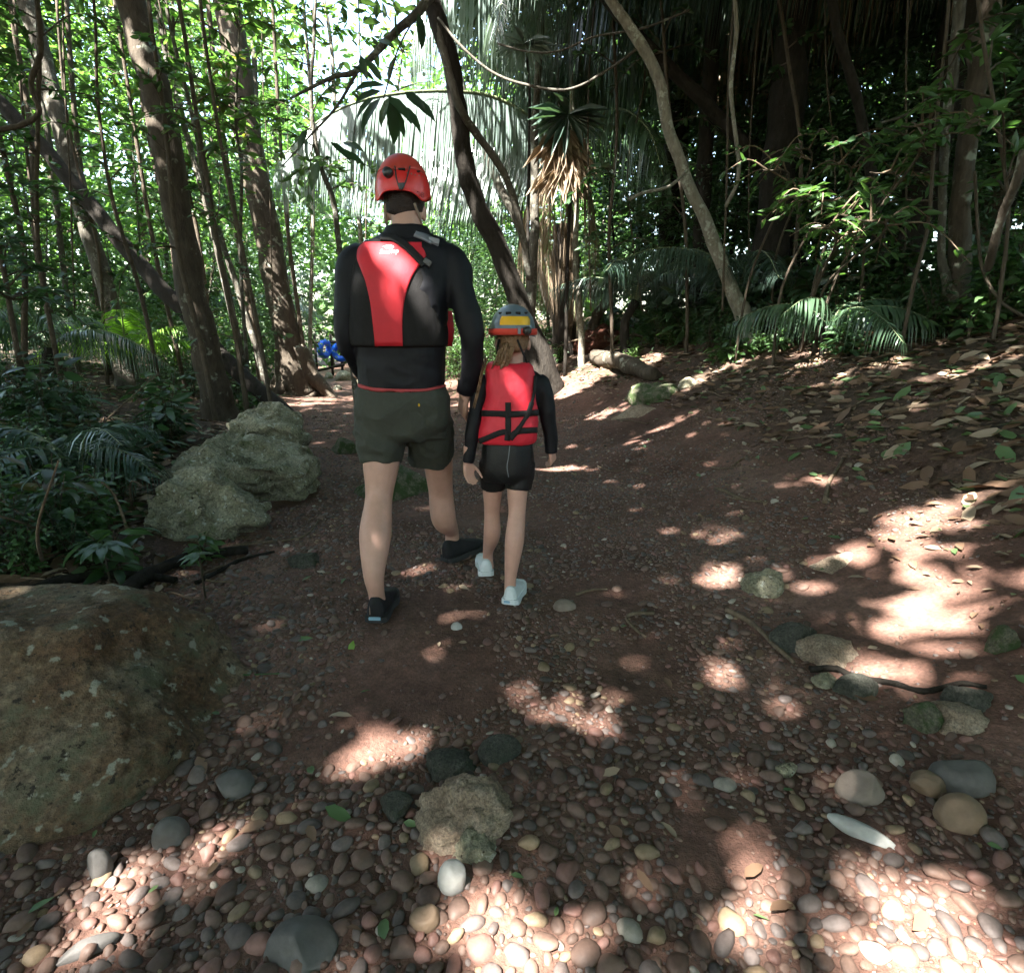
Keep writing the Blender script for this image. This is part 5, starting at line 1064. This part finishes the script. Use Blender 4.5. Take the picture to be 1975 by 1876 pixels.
PROT['s5'] = (make_shrub('bright green shrub in the sun', 7, .8, 26, .13, .48, 'leaf_bright', 505), 'bright green shrubs')
def putv(kind, u, v, sc, rz):
    p = hit(u, v); root, grp = PROT[kind]; loc = (p[0], p[1], float(g(p[0], p[1])))
    if kind not in USED:
        USED.add(kind); root.location = loc; root.rotation_euler = (0, 0, rz); root.scale = (sc,) * 3; root['group'] = grp; root['label'] = relabel(root, p[0], p[1], sc); return
    copy_tree(root, loc, rz, sc, relabel(root, p[0], p[1], sc), grp)
rg = np.random.default_rng(19)
for k in range(95):                                   # left undergrowth
    v = 745 + 380 * rg.random() ** 1.5; umax = np.interp(v, [745, 800, 900, 1000, 1130], [530, 450, 300, 270, 230]); u = rg.uniform(-120, umax)
    if v > 1030 and rg.random() < .4: continue
    kd = rg.choice(['s1', 's2', 's3', 's4'], p=[.62, .12, .14, .12]); putv(kd, u, v, rg.uniform(.45, .95) * (1 if v < 860 else .6), rg.uniform(0, 6.28))
for (u, v, kd, sc) in [(490, 775, 's3', .5), (470, 800, 's3', .45), (505, 800, 's4', 1), (225, 1110, 's4', .8), (395, 1085, 's4', .5), (120, 1060, 's2', .6)]: putv(kd, u, v, sc, rg.uniform(0, 6.28))
for k in range(90):                                    # top of the bank
    u = rg.uniform(1150, 2050); v = np.interp(u, [1150, 1400, 1700, 1975], [655, 640, 612, 590]) + rg.uniform(-14, 26); kd = rg.choice(['s1', 's2', 's3', 's4'], p=[.35, .3, .2, .15]); putv(kd, u, v, rg.uniform(.5, 1.15), rg.uniform(0, 6.28))
for k in range(34):
    u = rg.uniform(1330, 1975); v = np.interp(u, [1330, 1700, 1975], [672, 640, 612]) + rg.uniform(-20, 40); putv(rg.choice(['s3', 's4', 's1']), u, v, rg.uniform(.4, .9), rg.uniform(0, 6.28))
for (u, v, kd, sc) in [(1225, 690, 's5', .38), (1215, 700, 's5', .3), (1420, 665, 's3', .7), (1400, 680, 's3', .6), (1530, 650, 's3', .8), (1620, 690, 's2', .6), (1600, 670, 's2', .7), (880, 700, 's5', .7), (905, 690, 's5', .9), (920, 700, 's3', .8), (870, 712, 's3', .5), (590, 700, 's3', .9), (600, 715, 's3', .6), (1080, 700, 's3', .5), (1150, 672, 's5', .6), (1180, 660, 's5', .7), (1050, 668, 's3', .8), (1100, 655, 's5', .8), (1270, 655, 's3', .8), (1760, 660, 's4', .8), (1500, 680, 's4', .9), (1850, 640, 's4', 1), (1440, 690, 's4', .8)]: putv(kd, u, v, sc, rg.uniform(0, 6.28))
for k in range(16):
    u = rg.uniform(-20, 600); y = rg.uniform(6.8, 13); ln = rg.uniform(60, 150); rgk = np.random.default_rng(900 + k); w_ = rg.uniform(7, 15)
    root, org, Q, r, tr = tree_px('sapling', 'thin dark stem crowding the forest nearest ', [(u + rg.normal(0, 6), 690, y, w_), (u - ln * .3 + rg.normal(0, 9), 480, y, w_ * .95), (u - ln * .65 + rg.normal(0, 9), 250, y, w_ * .85), (u - ln, -10, y, w_ * .75)], 3.2, 'vine', 900 + k, flare=.1, canopy=False, n=7, cat='sapling', group='thin dark stems in the forest behind the boulders')
    root['label'] += near(org[0], org[1], BIG); mb = MB(); tw = stem_leaves(mb, catmull(Q, 5), .3, 9, 13, .12, .6, rgk); part('foliage', mb, M['leaf_mid' if k % 2 else 'leaf_dark'], root, org); part('twigs', tw, M['vine'], root, org)['kind'] = 'stuff'
# leafy sprays lit from above at the edge of the bank
for k in range(9):
    u, v, y = [(1560, 420, 6.0), (1640, 455, 5.8), (1700, 380, 5.6), (1500, 370, 6.4), (1620, 360, 6.2), (1760, 300, 5.2), (1590, 480, 5.6), (1545, 330, 6.6), (1680, 470, 5.2)][k]
    c = atY(u, v, y); rgk = np.random.default_rng(600 + k); ox, oy = c[0] + rgk.uniform(-.1, .6), y + rgk.uniform(.5, 1.3); org = np.array([ox, oy, float(g(ox, oy))])
    root = thing('sapling', 'slender sapling with sprays of narrow glossy leaves nearest ' + near(org[0], org[1], BIG), 'sapling', org, 'leafy saplings over the bank'); Q = catmull(np.array([org - [0, 0, .1], org * .6 + c * .4 + [rgk.normal(0, .1), 0, .25], c + [.1, 0, .1], c + [-.25, -.2, .15]]), 6)
    part('trunk', MB().add(*tube(Q, np.linspace(.018, .005, len(Q)), 6)), M['vine'], root, org); mb = MB(); tw = stem_leaves(mb, Q, .55, 8, 12, .13, .6, rgk, .34, .35)
    part('twigs', tw, M['twig'], root, org)['kind'] = 'stuff'; part('foliage', mb, M['leaf_mid'], root, org)

# ------------------------------------------------------------------ canopy laid in for shade, gaps cut where sun flecks should land
for k, (x, y) in enumerate([(-8.5, 1.5), (-6.0, -3.0), (-2.0, -4.5), (2.5, -4.0), (6.5, -1.5), (7.5, 3.5), (-10.5, 6.0), (6.5, 8.5), (9.5, 12.0), (-4.5, 2.0)]):
    org = np.array([x, y, float(g(x, y)) - .1]); rgk = np.random.default_rng(700 + k); Q = catmull(np.array([org, org + [rgk.normal(0, .2), rgk.normal(0, .2), 3], org + [rgk.normal(0, .5), rgk.normal(0, .5), 7.2]]), 6)
    root = thing('tree', ['tall tree standing out on the shady bank', 'tall tree standing out in the forest behind the boulders'][int(x < 0)], 'tree', org, ['tall trees on the bank', 'tall trees in the forest behind the boulders'][int(x < 0)])
    part('trunk', MB().add(*tube(Q, np.linspace(.22, .12, len(Q)), 12, True, None, .12, k)), M['bark_mottled'], root, org)
    TREES.append(dict(root=root, org=org, top=Q[-1], pts=Q, r=.12, bark='bark_mottled', seed=700 + k))
SH = []
def shaft(u, v, ru, rv, y=None):
    if y is None:
        p = hit(u, v); a = hit(u, v - rv); b = hit(u, v + rv); SH.append((p, ru * mpp(p), max(.5 * abs(a[1] - b[1]), .02)))
    else: p = atY(u, v, y); SH.append((p, ru * mpp(p), rv * mpp(p)))
for s in [(1865, 1105, 90, 28), (1800, 990, 75, 34), (1700, 1045, 110, 20), (1400, 1022, 70, 10), (1365, 1110, 50, 20), (1560, 1140, 22, 12), (1760, 1200, 60, 34), (1690, 1300, 55, 26), (1930, 1190, 30, 14), (1420, 1272, 28, 13), (1305, 1387, 22, 26), (1030, 1342, 28, 16), (1078, 1372, 18, 20), (1130, 1340, 24, 9), (680, 1436, 64, 15), (690, 1330, 20, 6), (775, 1428, 18, 12), (850, 1100, 30, 3), (865, 1117, 50, 4), (845, 1172, 30, 4), (812, 1235, 26, 3), (280, 1720, 120, 40), (430, 1640, 60, 26), (560, 1580, 40, 16), (120, 1800, 60, 30), (900, 1800, 90, 40), (1080, 1860, 80, 24), (1110, 1690, 50, 24), (1220, 1720, 34, 20), (1850, 1840, 130, 74), (1780, 1860, 60, 30), (1790, 1730, 55, 34), (1620, 1800, 22, 40), (1550, 1865, 60, 18), (1390, 1810, 28, 28), (880, 1555, 34, 16), (1810, 1370, 26, 16), (1900, 1290, 34, 20),
          (1840, 720, 50, 12), (1700, 705, 34, 9), (1600, 740, 30, 9), (1335, 738, 26, 10), (1210, 705, 70, 16), (1130, 715, 60, 16), (1100, 745, 50, 14), (1420, 700, 50, 10), (1280, 825, 44, 5), (1230, 850, 30, 4), (1090, 905, 50, 7), (1330, 800, 40, 6), (1540, 930, 40, 9), (1900, 930, 60, 14), (1160, 800, 40, 6),
          (630, 770, 60, 5), (600, 778, 30, 4), (880, 740, 30, 10), (890, 760, 30, 6), (640, 695, 60, 6), (250, 900, 18, 8), (480, 900, 30, 12), (900, 780, 20, 5)]: shaft(*s)
for s in [(735, 488, 46, 34, 2.40), (755, 540, 20, 26, 2.38), (990, 740, 22, 20, 2.44), (768, 322, 22, 8, 2.5), (985, 596, 12, 5, 2.48), (1620, 610, 70, 50, 5.6), (1165, 640, 50, 40, 11.2), (1480, 640, 60, 20, 7), (1850, 640, 50, 30, 5), (1560, 410, 60, 50, 5.9), (1650, 440, 60, 40, 5.7), (1250, 800, 20, 10, 7.5), (820, 230, 170, 60, 10.6), (640, 330, 90, 60, 9.9), (930, 90, 110, 90, 10.6), (480, 240, 70, 60, 9), (900, 400, 50, 60, 10)]: shaft(*s)
rg = np.random.default_rng(29); N0 = 150000
qx = rg.uniform(-10, 11, N0); qy = rg.uniform(-3.5, 19, N0); z = rg.uniform(6.6, 10.8, N0)
wgt = np.where(qy < 8.5, 1.0, np.where(qy < 11.5, np.where(qx > .8, 1, .45), np.where(qx > 1.6, .9, .16))); wgt = np.where((qx < -6) & (qy > 3), .5, wgt)
k = rg.random(N0) < wgt; qx, qy, z = qx[k], qy[k], z[k]; ZP = .4
L = rg.uniform(.20, .36, len(qx)); C = np.stack([qx, qy, np.full(len(qx), ZP)], -1) + SUN[None] * ((z - ZP) / SUN[2])[:, None]
keep = np.ones(len(C), bool); prot = np.zeros(len(C), bool)
for p in [atY(738, 850, 2.45), atY(735, 900, 2.42), atY(731, 958, 2.38), atY(724, 1030, 2.28), atY(721, 1105, 2.2), atY(721, 1180, 2.2), atY(775, 800, 2.4), atY(720, 800, 2.4), atY(830, 830, 2.5)]:
    dd = C - p; prot |= np.linalg.norm(dd - SUN[None] * (dd @ SUN)[:, None], axis=1) < .16  # canopy leaves kept here so the adult's legs stay shaded
for p, rx, ry in SH:
    t = (C[:, 2] - p[2]) / SUN[2]; H = C - SUN[None] * t[:, None]; an = np.arctan2(H[:, 1] - p[1], H[:, 0] - p[0]); wob = 1 + .35 * vn(np.cos(an) * 2 + p[0] * 9, np.sin(an) * 2 + p[1] * 7, None, 12)
    m = (.5 if (p[0] > .6 and p[1] < 1.15) else .34 if rx > .10 else .28 if rx > .05 else .16) * L; hitm = (((H[:, 0] - p[0]) / (rx * wob + m)) ** 2 + ((H[:, 1] - p[1]) / (ry * wob + m)) ** 2) < 1; keep &= ~hitm | prot
C, L = C[keep], L[keep]; D = rdir(len(C)) * np.array([1, 1, .3]) + [0, 0, -.15]; NN = np.array([0, 0, 1.]) + rdir(len(C)) * .45
TX = np.array([t['top'][:2] for t in TREES]); own = np.argmin(((C[:, None, :2] - TX[None]) ** 2).sum(2), 1)
for q, t in enumerate(TREES):
    s = own == q
    if s.sum() < 5: continue
    mb = MB(); leaves(mb, C[s], D[s], NN[s], L[s], L[s] * .46, LEAF4, rg.random(s.sum())); part('crown', mb, M['leaf_canopy'], t['root'], t['org'])
    cs = C[s]; lb = MB(); rgk = np.random.default_rng(t['seed'])
    for e in cs[rgk.choice(len(cs), min(len(cs), 9), replace=False)]:
        b = t['top'] - np.array([0, 0, rgk.uniform(0, 1.2)]); 
        mid = b * .5 + e * .5 + np.array([0, 0, .5]) + rgk.normal(0, .2, 3); P = catmull(np.array([b, mid, e]), 6); lb.add(*tube(P, np.linspace(t['r'] * .6, .015, len(P)), 7))
    part('limbs', lb, M[t['bark']], t['root'], t['org'])

# hanging branch with big dark leaves in front of the arched palm leaf
tb = min(TREES, key=lambda t: np.linalg.norm(t['top'][:2] - np.array([-.4, 7.]))); Yb = 5.4
P = catmull(np.array([tb['top'], atY(900, -150, 6.0), atY(820, 5, Yb), atY(765, 60, Yb), atY(690, 135, Yb), (atY(640, 150, Yb)), atY(560, 190, Yb)]), 8)
br = part('branch', MB().add(*tube(P, np.linspace(.05, .010, len(P)), 8)), M['bark_grey'], tb['root'], tb['org']); br['label'] = 'bare hanging branch carrying big dark leaves'
P2 = catmull(np.array([atY(690, 137, Yb), atY(650, 205, Yb), atY(600, 260, Yb), atY(545, 320, Yb)]), 6); link('twig', MB().add(*tube(P2, np.linspace(.014, .005, len(P2)), 6)).mesh('twig', M['bark_grey'], True, tb['org']), br)
P3 = catmull(np.array([atY(690, 135, Yb), atY(688, 200, Yb), atY(683, 260, Yb)]), 6); link('twig', MB().add(*tube(P3, .004, 6)).mesh('twig', M['bark_grey'], True, tb['org']), br)
P4 = catmull(np.array([atY(820, 5, Yb), atY(770, 90, Yb - .1), atY(740, 190, Yb - .2)]), 6); link('twig', MB().add(*tube(P4, .006, 6)).mesh('twig', M['bark_grey'], True, tb['org']), br)
rg = np.random.default_rng(33)
for (u, v, ang, ln) in [(742, 190, 2.6, 70), (742, 200, 2.2, 60), (742, 205, 1.95, 78), (745, 210, 1.55, 80), (748, 205, 1.2, 70), (752, 200, .85, 66), (760, 195, .6, 60), (775, 205, .9, 70), (785, 215, .65, 62), (735, 185, 3.0, 60), (738, 175, 3.5, 50), (742, 170, -2.2, 48), (750, 168, -1.2, 50), (725, 210, 2.4, 66), (755, 215, 1.4, 60), (782, 205, .35, 58), (760, 60, 1.9, 60), (800, 30, 1.7, 62), (700, 130, 1.2, 46), (600, 262, 2.3, 46), (585, 275, 1.4, 40), (640, 300, .35, 60), (600, 310, 2.0, 56), (655, 290, .0, 50), (630, 300, 1.0, 52), (665, 140, 2.6, 44), (720, 100, .8, 46)]:
    c = atY(u + rg.normal(0, 7), v - 18 + rg.normal(0, 12), Yb - .15 + rg.normal(0, .08)); s = mpp(c); mb = MB(); D = np.array([[math.cos(ang) + rg.normal(0, .15), rg.normal(-.1, .4), -math.sin(ang) * .9 + rg.normal(0, .2)]]); leaves(mb, c[None], D, np.array([[rg.normal(0, .3), -1., .75]]), [ln * s], [ln * s * .36], LEAF8, [rg.random() * .6])
    link('leaf', mb.mesh('leaf', M['leaf_dark'], True, tb['org']), br)
# sunlit sprig in front of the buttressed tree
c = atY(455, 235, 8.5); org = np.array([c[0] - .4, 8.8, float(g(c[0] - .4, 8.8))]); root = thing('sapling', 'sapling with sunlit lime green leaves in front of the buttressed tree', 'sapling', org); rgk = np.random.default_rng(3)
Q = catmull(np.array([org - [0, 0, .1], org + [.1, 0, 2], c + [0, 0, -.6], c, c + [.15, 0, .9], c + [.3, 0, 1.9]]), 6); part('trunk', MB().add(*tube(Q, np.linspace(.03, .008, len(Q)), 7)), M['bark_grey'], root, org); mb = MB(); tw = stem_leaves(mb, Q, .5, 34, 16, .17, .75, rgk, .42, .3); part('twigs', tw, M['vine'], root, org)['kind'] = 'stuff'; part('foliage', mb, M['leaf_bright'], root, org)

# ------------------------------------------------------------------ fallen leaves, twigs, log, root ball
rg = np.random.default_rng(41)
LT = []
for k in range(4):
    for mk in ('litter_brown', 'litter_tan', 'litter_green'):
        mb = MB(); b = rg.uniform(-.5, .5); T = LEAF8[0].copy(); T[:, 2] = T[:, 2] * rg.uniform(.2, 1.2) + .12 * b * (T[:, 0] - .5) ** 2 * 4 + .02; T[:, 0] -= .5
        leaves(mb, np.zeros((1, 3)), np.array([[1., 0, 0]]), np.array([[0, 0, 1.]]), [.12], [.12 * rg.uniform(.38, .55)], (T, LEAF8[1]), [.5]); LT.append((mk, mb.mesh('fallen_leaf', M[mk]))); LT[-1][1]['bend'] = b
n = 36000; yy = .9 + 12 * rg.random(n) ** 1.5; xx = rg.uniform(-1, 1, n) * (1.2 + 1.0 * yy)
s = xx - xe(yy); l = xl(yy) - xx; pr = np.clip(s * .55 - .2, 0, 1) + np.clip(l * 1.5 + .1, 0, .8) + .018 + np.clip((yy - 7) / 6, 0, .3)
k = rg.random(n) < pr; xx, yy = xx[k], yy[k]; zz = g(xx, yy); nn = np.stack([-(g(xx + .05, yy) - g(xx - .05, yy)) / .1, -(g(xx, yy + .05) - g(xx, yy - .05)) / .1, np.ones(len(xx))], -1); nn = nrm(nn + rg.normal(0, .28, nn.shape))
LL = .045 + .105 * rg.random(len(xx)) ** 1.5; LL = np.where(xx > xe(yy) + 1, LL * 1.2, np.where(xx > xl(yy) - .1, LL * .55, LL)); app = LL / np.sqrt(xx ** 2 + yy ** 2 + 1); uu, vv_ = pix(np.stack([xx, yy, zz], -1)); rank = np.argsort(-np.where((uu > 0) & (uu < 1975) & (vv_ < 1876), app, 0)); single = set(rank[:280].tolist())
kind = rg.choice(3, len(xx), p=[.60, .22, .18]); mbl = MB(); lab = {'litter_brown': 'dry brown fallen leaf lying on the ground', 'litter_tan': 'dry pale tan fallen leaf lying on the ground', 'litter_green': 'fallen green leaf lying on the ground'}
for q in range(len(xx)):
    az = rg.uniform(0, 6.28); p = np.array([xx[q], yy[q], zz[q] + .008 + rg.random() * .012])
    if q in single:
        mk, me = LT[int(rg.integers(0, 4)) * 3 + kind[q]]; o = link('fallen_leaf', me, None, p); o.rotation_euler = (Vector((0, 0, 1)).rotation_difference(Vector(nn[q])) @ Matrix.Rotation(az, 3, 'Z').to_quaternion()).to_euler(); f = LL[q] / .12; o.scale = (f, f, f); tag(o, lab[mk].replace(' lying on the ground', '') + (' curled up' if abs(me['bend']) > .3 else '') + ' near ' + near(xx[q], yy[q]), 'leaf', 'fallen leaves on the ground')
    else:
        d = np.array([[math.cos(az), math.sin(az), 0.]]); leaves(mbl, p[None] - d * LL[q] * .5, d, nn[q][None], [LL[q]], [LL[q] * .46], LEAF4, [rg.random()], int(kind[q]))
o = link('leaf_litter', mbl.mesh('leaf_litter', [M['litter_brown'], M['litter_tan'], M['litter_green']])); tag(o, 'carpet of dead brown and green leaves over the bank and undergrowth', 'leaf litter', kind='stuff')
def stick(label, pts, r, mk='twig', lift=.5, group=None, name='twig', cat='twig'):
    P = np.array([hit(u, v) for u, v in pts]); Q = catmull(P, 6); Q[:, 2] = g(Q[:, 0], Q[:, 1]) + r * lift + .004; org = Q[0].copy(); rr_ = np.linspace(r, r * .55, len(Q)); o = link(name, MB().add(*tube(Q, rr_, 7, True, None, .25, 5)).mesh(name, M[mk], True, org), None, org); tag(o, label, cat, group)
stick('long bent stick lying below the twin rocks on the slope', [(1400, 1182), (1450, 1210), (1500, 1255), (1530, 1285)], .013)
stick('mossy root running across the slope above the small grey rocks', [(1560, 1300), (1610, 1298), (1650, 1312), (1720, 1322), (1780, 1338), (1850, 1330), (1900, 1338)], .013, 'bark_dark', .3, None, 'root', 'root')
stick('forked pale twig lying on the pebbles beside the child', [(1260, 1185), (1210, 1195), (1220, 1215), (1245, 1235)], .009)
stick('curved thin root sticking out of the red slope', [(1380, 945), (1420, 962), (1480, 972)], .012)
stick('short straight twig on smooth dirt behind the child', [(1110, 1150), (1145, 1142), (1172, 1140)], .008)
stick('thick dark fallen limb beside the large boulder', [(235, 1165), (290, 1120), (370, 1085), (480, 1070)], .040, 'bark_dark', .6, None, 'fallen_branch', 'branch')
stick('long dark branch lying along the undergrowth by the large boulder', [(-40, 1195), (120, 1130), (260, 1118), (340, 1128)], .030, 'bark_dark', .6, None, 'fallen_branch', 'branch')
stick('thin stick lying on the gravel beside the long boulder', [(420, 1065), (520, 1050), (590, 1035), (615, 1005)], .009)
stick('dark branch lying low across the trail edge by the long boulder', [(380, 1130), (460, 1085), (530, 1068)], .012, 'bark_dark')
stick('green grass stalk lying on gravel beside the large boulder', [(440, 1305), (490, 1304), (550, 1301)], .004, 'leaf_mid')
stick('straight dead branch lying up the litter bank', [(1700, 800), (1800, 785), (1900, 770), (1990, 745)], .016)
stick('pale branch sticking up through litter on the bank', [(1590, 975), (1600, 930), (1625, 890)], .014)
for k in range(46):
    u, v = (rg.uniform(1150, 1975), rg.uniform(700, 1000)) if k % 2 else (rg.uniform(0, 560), rg.uniform(880, 1150)); a = rg.uniform(-.6, .6); ln = rg.uniform(25, 75); b = rg.normal(0, 7)
    stick(('thin dry twig lying in the litter of the bank' if k % 2 else 'thin dry twig lying in the undergrowth behind the boulders'), [(u, v), (u + ln * .5 * math.cos(a), v - ln * .3 * math.sin(a) + b * .4), (u + ln * math.cos(a), v - ln * .6 * math.sin(a))], rg.uniform(.004, .009), 'twig', 1.2, 'thin twigs on the bank' if k % 2 else 'thin twigs in the undergrowth behind the boulders')
for k in range(22):                                    # dead sticks standing and leaning in the undergrowth behind the boulders
    p = hit(rg.uniform(-20, 270), rg.uniform(820, 1120)); d = nrm(np.array([rg.normal(0, .6), rg.normal(0, .4), rg.uniform(.05, .6)])); ln = rg.uniform(.4, 1.3); P = catmull(np.array([p - [0, 0, .03], p + d * ln * .5 + rg.normal(0, .05, 3), p + d * ln]), 5)
    o = link('twig', MB().add(*tube(P, np.linspace(.009, .003, len(P)), 6)).mesh('twig', M['twig'], True, p), None, p); tag(o, 'bare dead stick leaning up out of the undergrowth behind the boulders', 'twig', 'dead sticks standing in the undergrowth behind the boulders')
# log
a, b = hit(1150, 700), hit(1262, 735); Q = catmull(np.array([a + [0, 0, .10], a * .5 + b * .5 + [0, 0, .13], b + [0, 0, .08]]), 8); o = link('fallen_log', MB().add(*tube(Q, np.interp(np.linspace(0, 1, len(Q)), [0, .5, 1], [.13, .14, .11]), 14, True, None, .3, 4)).mesh('fallen_log', M['bark_mottled'], True, a), None, a); tag(o, 'short thick fallen log with peeling bark on the sunny bank', 'log')
# upturned root ball with a broken stem
p = hit(1165, 672); M['root_soil'] = plain('root_soil', (.095, .040, .028), .9, .15, 12, .5, .9, 26, .03); root = thing('stump', 'upturned red brown root ball with a broken stem beside the trail', 'stump', p)
mb = MB(); 
for dx, dz, s in ((0, .15, .42), (.45, .05, .30), (-.3, .0, .30)): V, F = rock_shape((s, s * .7, s * .62), int(s * 100), 4, .25, 4); mb.add(V + p + [dx, .2, dz], F)
part('root_ball', mb, M['root_soil'], root, p)
Q = catmull(np.array([p + [-.2, .25, .1], p + [-.15, .25, .55], p + [.08, .22, .95], p + [.22, .2, 1.2]]), 6); part('broken_stem', MB().add(*tube(Q, np.linspace(.13, .06, len(Q)), 10, True, None, .3, 9)), M['bark_mottled'], root, p)
for k in range(9):
    d = np.array([rg.normal(.1, .5), rg.normal(-.3, .2), rg.uniform(-.1, .5)]); Q = catmull(np.array([p + [rg.normal(0, .2), .1, .1], p + d * .6 + [0, 0, .12], p + d * 1.1 + [0, 0, -.05]]), 5); part('root', MB().add(*tube(Q, np.linspace(.028, .008, len(Q)), 6)), M['twig'], root, p)
# seedlings with lobed leaves
for k, (u, v, sz) in enumerate([(262, 920, 80), (269, 842, 90), (397, 1096, 60), (215, 1075, 85), (100, 985, 70), (520, 800, 60)]):
    q = hit(u, v + 60); c = q + np.array([0, 0, .22]); s = sz * mpp(c); root = thing('seedling', 'seedling with a lobed blue green leaf on a thin stalk by the boulders', 'plant', q, 'lobed seedlings by the boulders'); part('stem', MB().add(*tube(np.array([q - [0, 0, .02], c]), .004, 6)), M['vine'], root, q)
    mb = MB(); n = 7; a = np.linspace(-1.9, 1.9, n) + rg.uniform(0, 6.28); D = np.stack([np.cos(a), np.sin(a), np.full(n, -.12)], -1); leaves(mb, np.repeat(c[None], n, 0), D, np.repeat([[0, 0, 1.]], n, 0), s * (.55 + .2 * np.cos(np.linspace(-1.9, 1.9, n))), s * .26, LEAF8, np.full(n, .7)); part('leaf', mb, M['palm'], root, q)
o_ = hit(676, 1258); mb = MB(); leaves(mb, np.zeros((1, 3)), np.array([[0.2, .3, .9]]), np.array([[0, -1., .3]]), [.045], [.03], LEAF8, [.9]); o = link('fallen_leaf', mb.mesh('fallen_leaf', M['palm_lime']), None, o_ + np.array([0, 0, .002])); tag(o, 'small lime green leaf standing up on smooth dirt behind the adult', 'leaf')
# inner tubes on a rough rack, far along the trail
M['tube_blue'] = plain('tube_blue', (.004, .085, .55), .35, .5); q = hit(648, 724); yT = q[1]
rk = thing('wooden_rack', 'rough pole rack holding the blue inner tubes beside the distant trail', 'rack', q); k_ = mpp(q)
for u in (612, 642, 661): b0 = atY(u, 724, yT); part('post', MB().add(*tube(np.array([[b0[0], yT, g(b0[0], yT) - .2], [b0[0] + .02, yT, b0[2] + 78 * k_]]), .05, 8)), M['bark_dark'], rk, q)
b0, b1 = atY(600, 660, yT), atY(690, 658, yT); part('rail', MB().add(*tube(np.array([b0, b1]), .045, 8)), M['bark_dark'], rk, q); b0, b1 = atY(596, 718, yT - .4), atY(664, 703, yT - .4); part('rail', MB().add(*tube(np.array([b0, b1]), .05, 8)), M['bark_dark'], rk, q)
def torus(C, Rm, r, rz, tilt):    # a ring standing up at C
    a = np.arange(36) * 2 * math.pi / 36; b = np.arange(16) * 2 * math.pi / 16; A_, B_ = np.meshgrid(a, b, indexing='ij'); V = np.stack([(Rm + r * np.cos(B_)) * np.cos(A_), r * np.sin(B_), (Rm + r * np.cos(B_)) * np.sin(A_)], -1).reshape(-1, 3)
    c, s = math.cos(tilt), math.sin(tilt); V = V @ np.array([[1, 0, 0], [0, c, s], [0, -s, c]]); V = rotz(V, rz) + np.asarray(C)[None]; i = np.arange(36)[:, None] * 16; i2 = ((np.arange(36) + 1) % 36)[:, None] * 16; j = np.arange(16)[None]; k = (j + 1) % 16
    return V, [np.stack([i + j, i2 + j, i2 + k, i + k], -1).reshape(-1, 4)]
for (u, v, rz, lab) in [(657, 679, .0, 'bright blue inner tube hung facing the trail'), (626, 673, 1.15, 'bright blue inner tube hung edge on to the trail')]:
    c = atY(u, v, yT - .2); V, F = torus(c, 12.5 * k_, 5.6 * k_, rz, .1); o = link('inner_tube', MB().add(V, F).mesh('inner_tube', M['tube_blue'], True, c), None, c); tag(o, lab, 'inner tube')
for o in bpy.data.objects:
    if 'label0' in o: del o['label0']
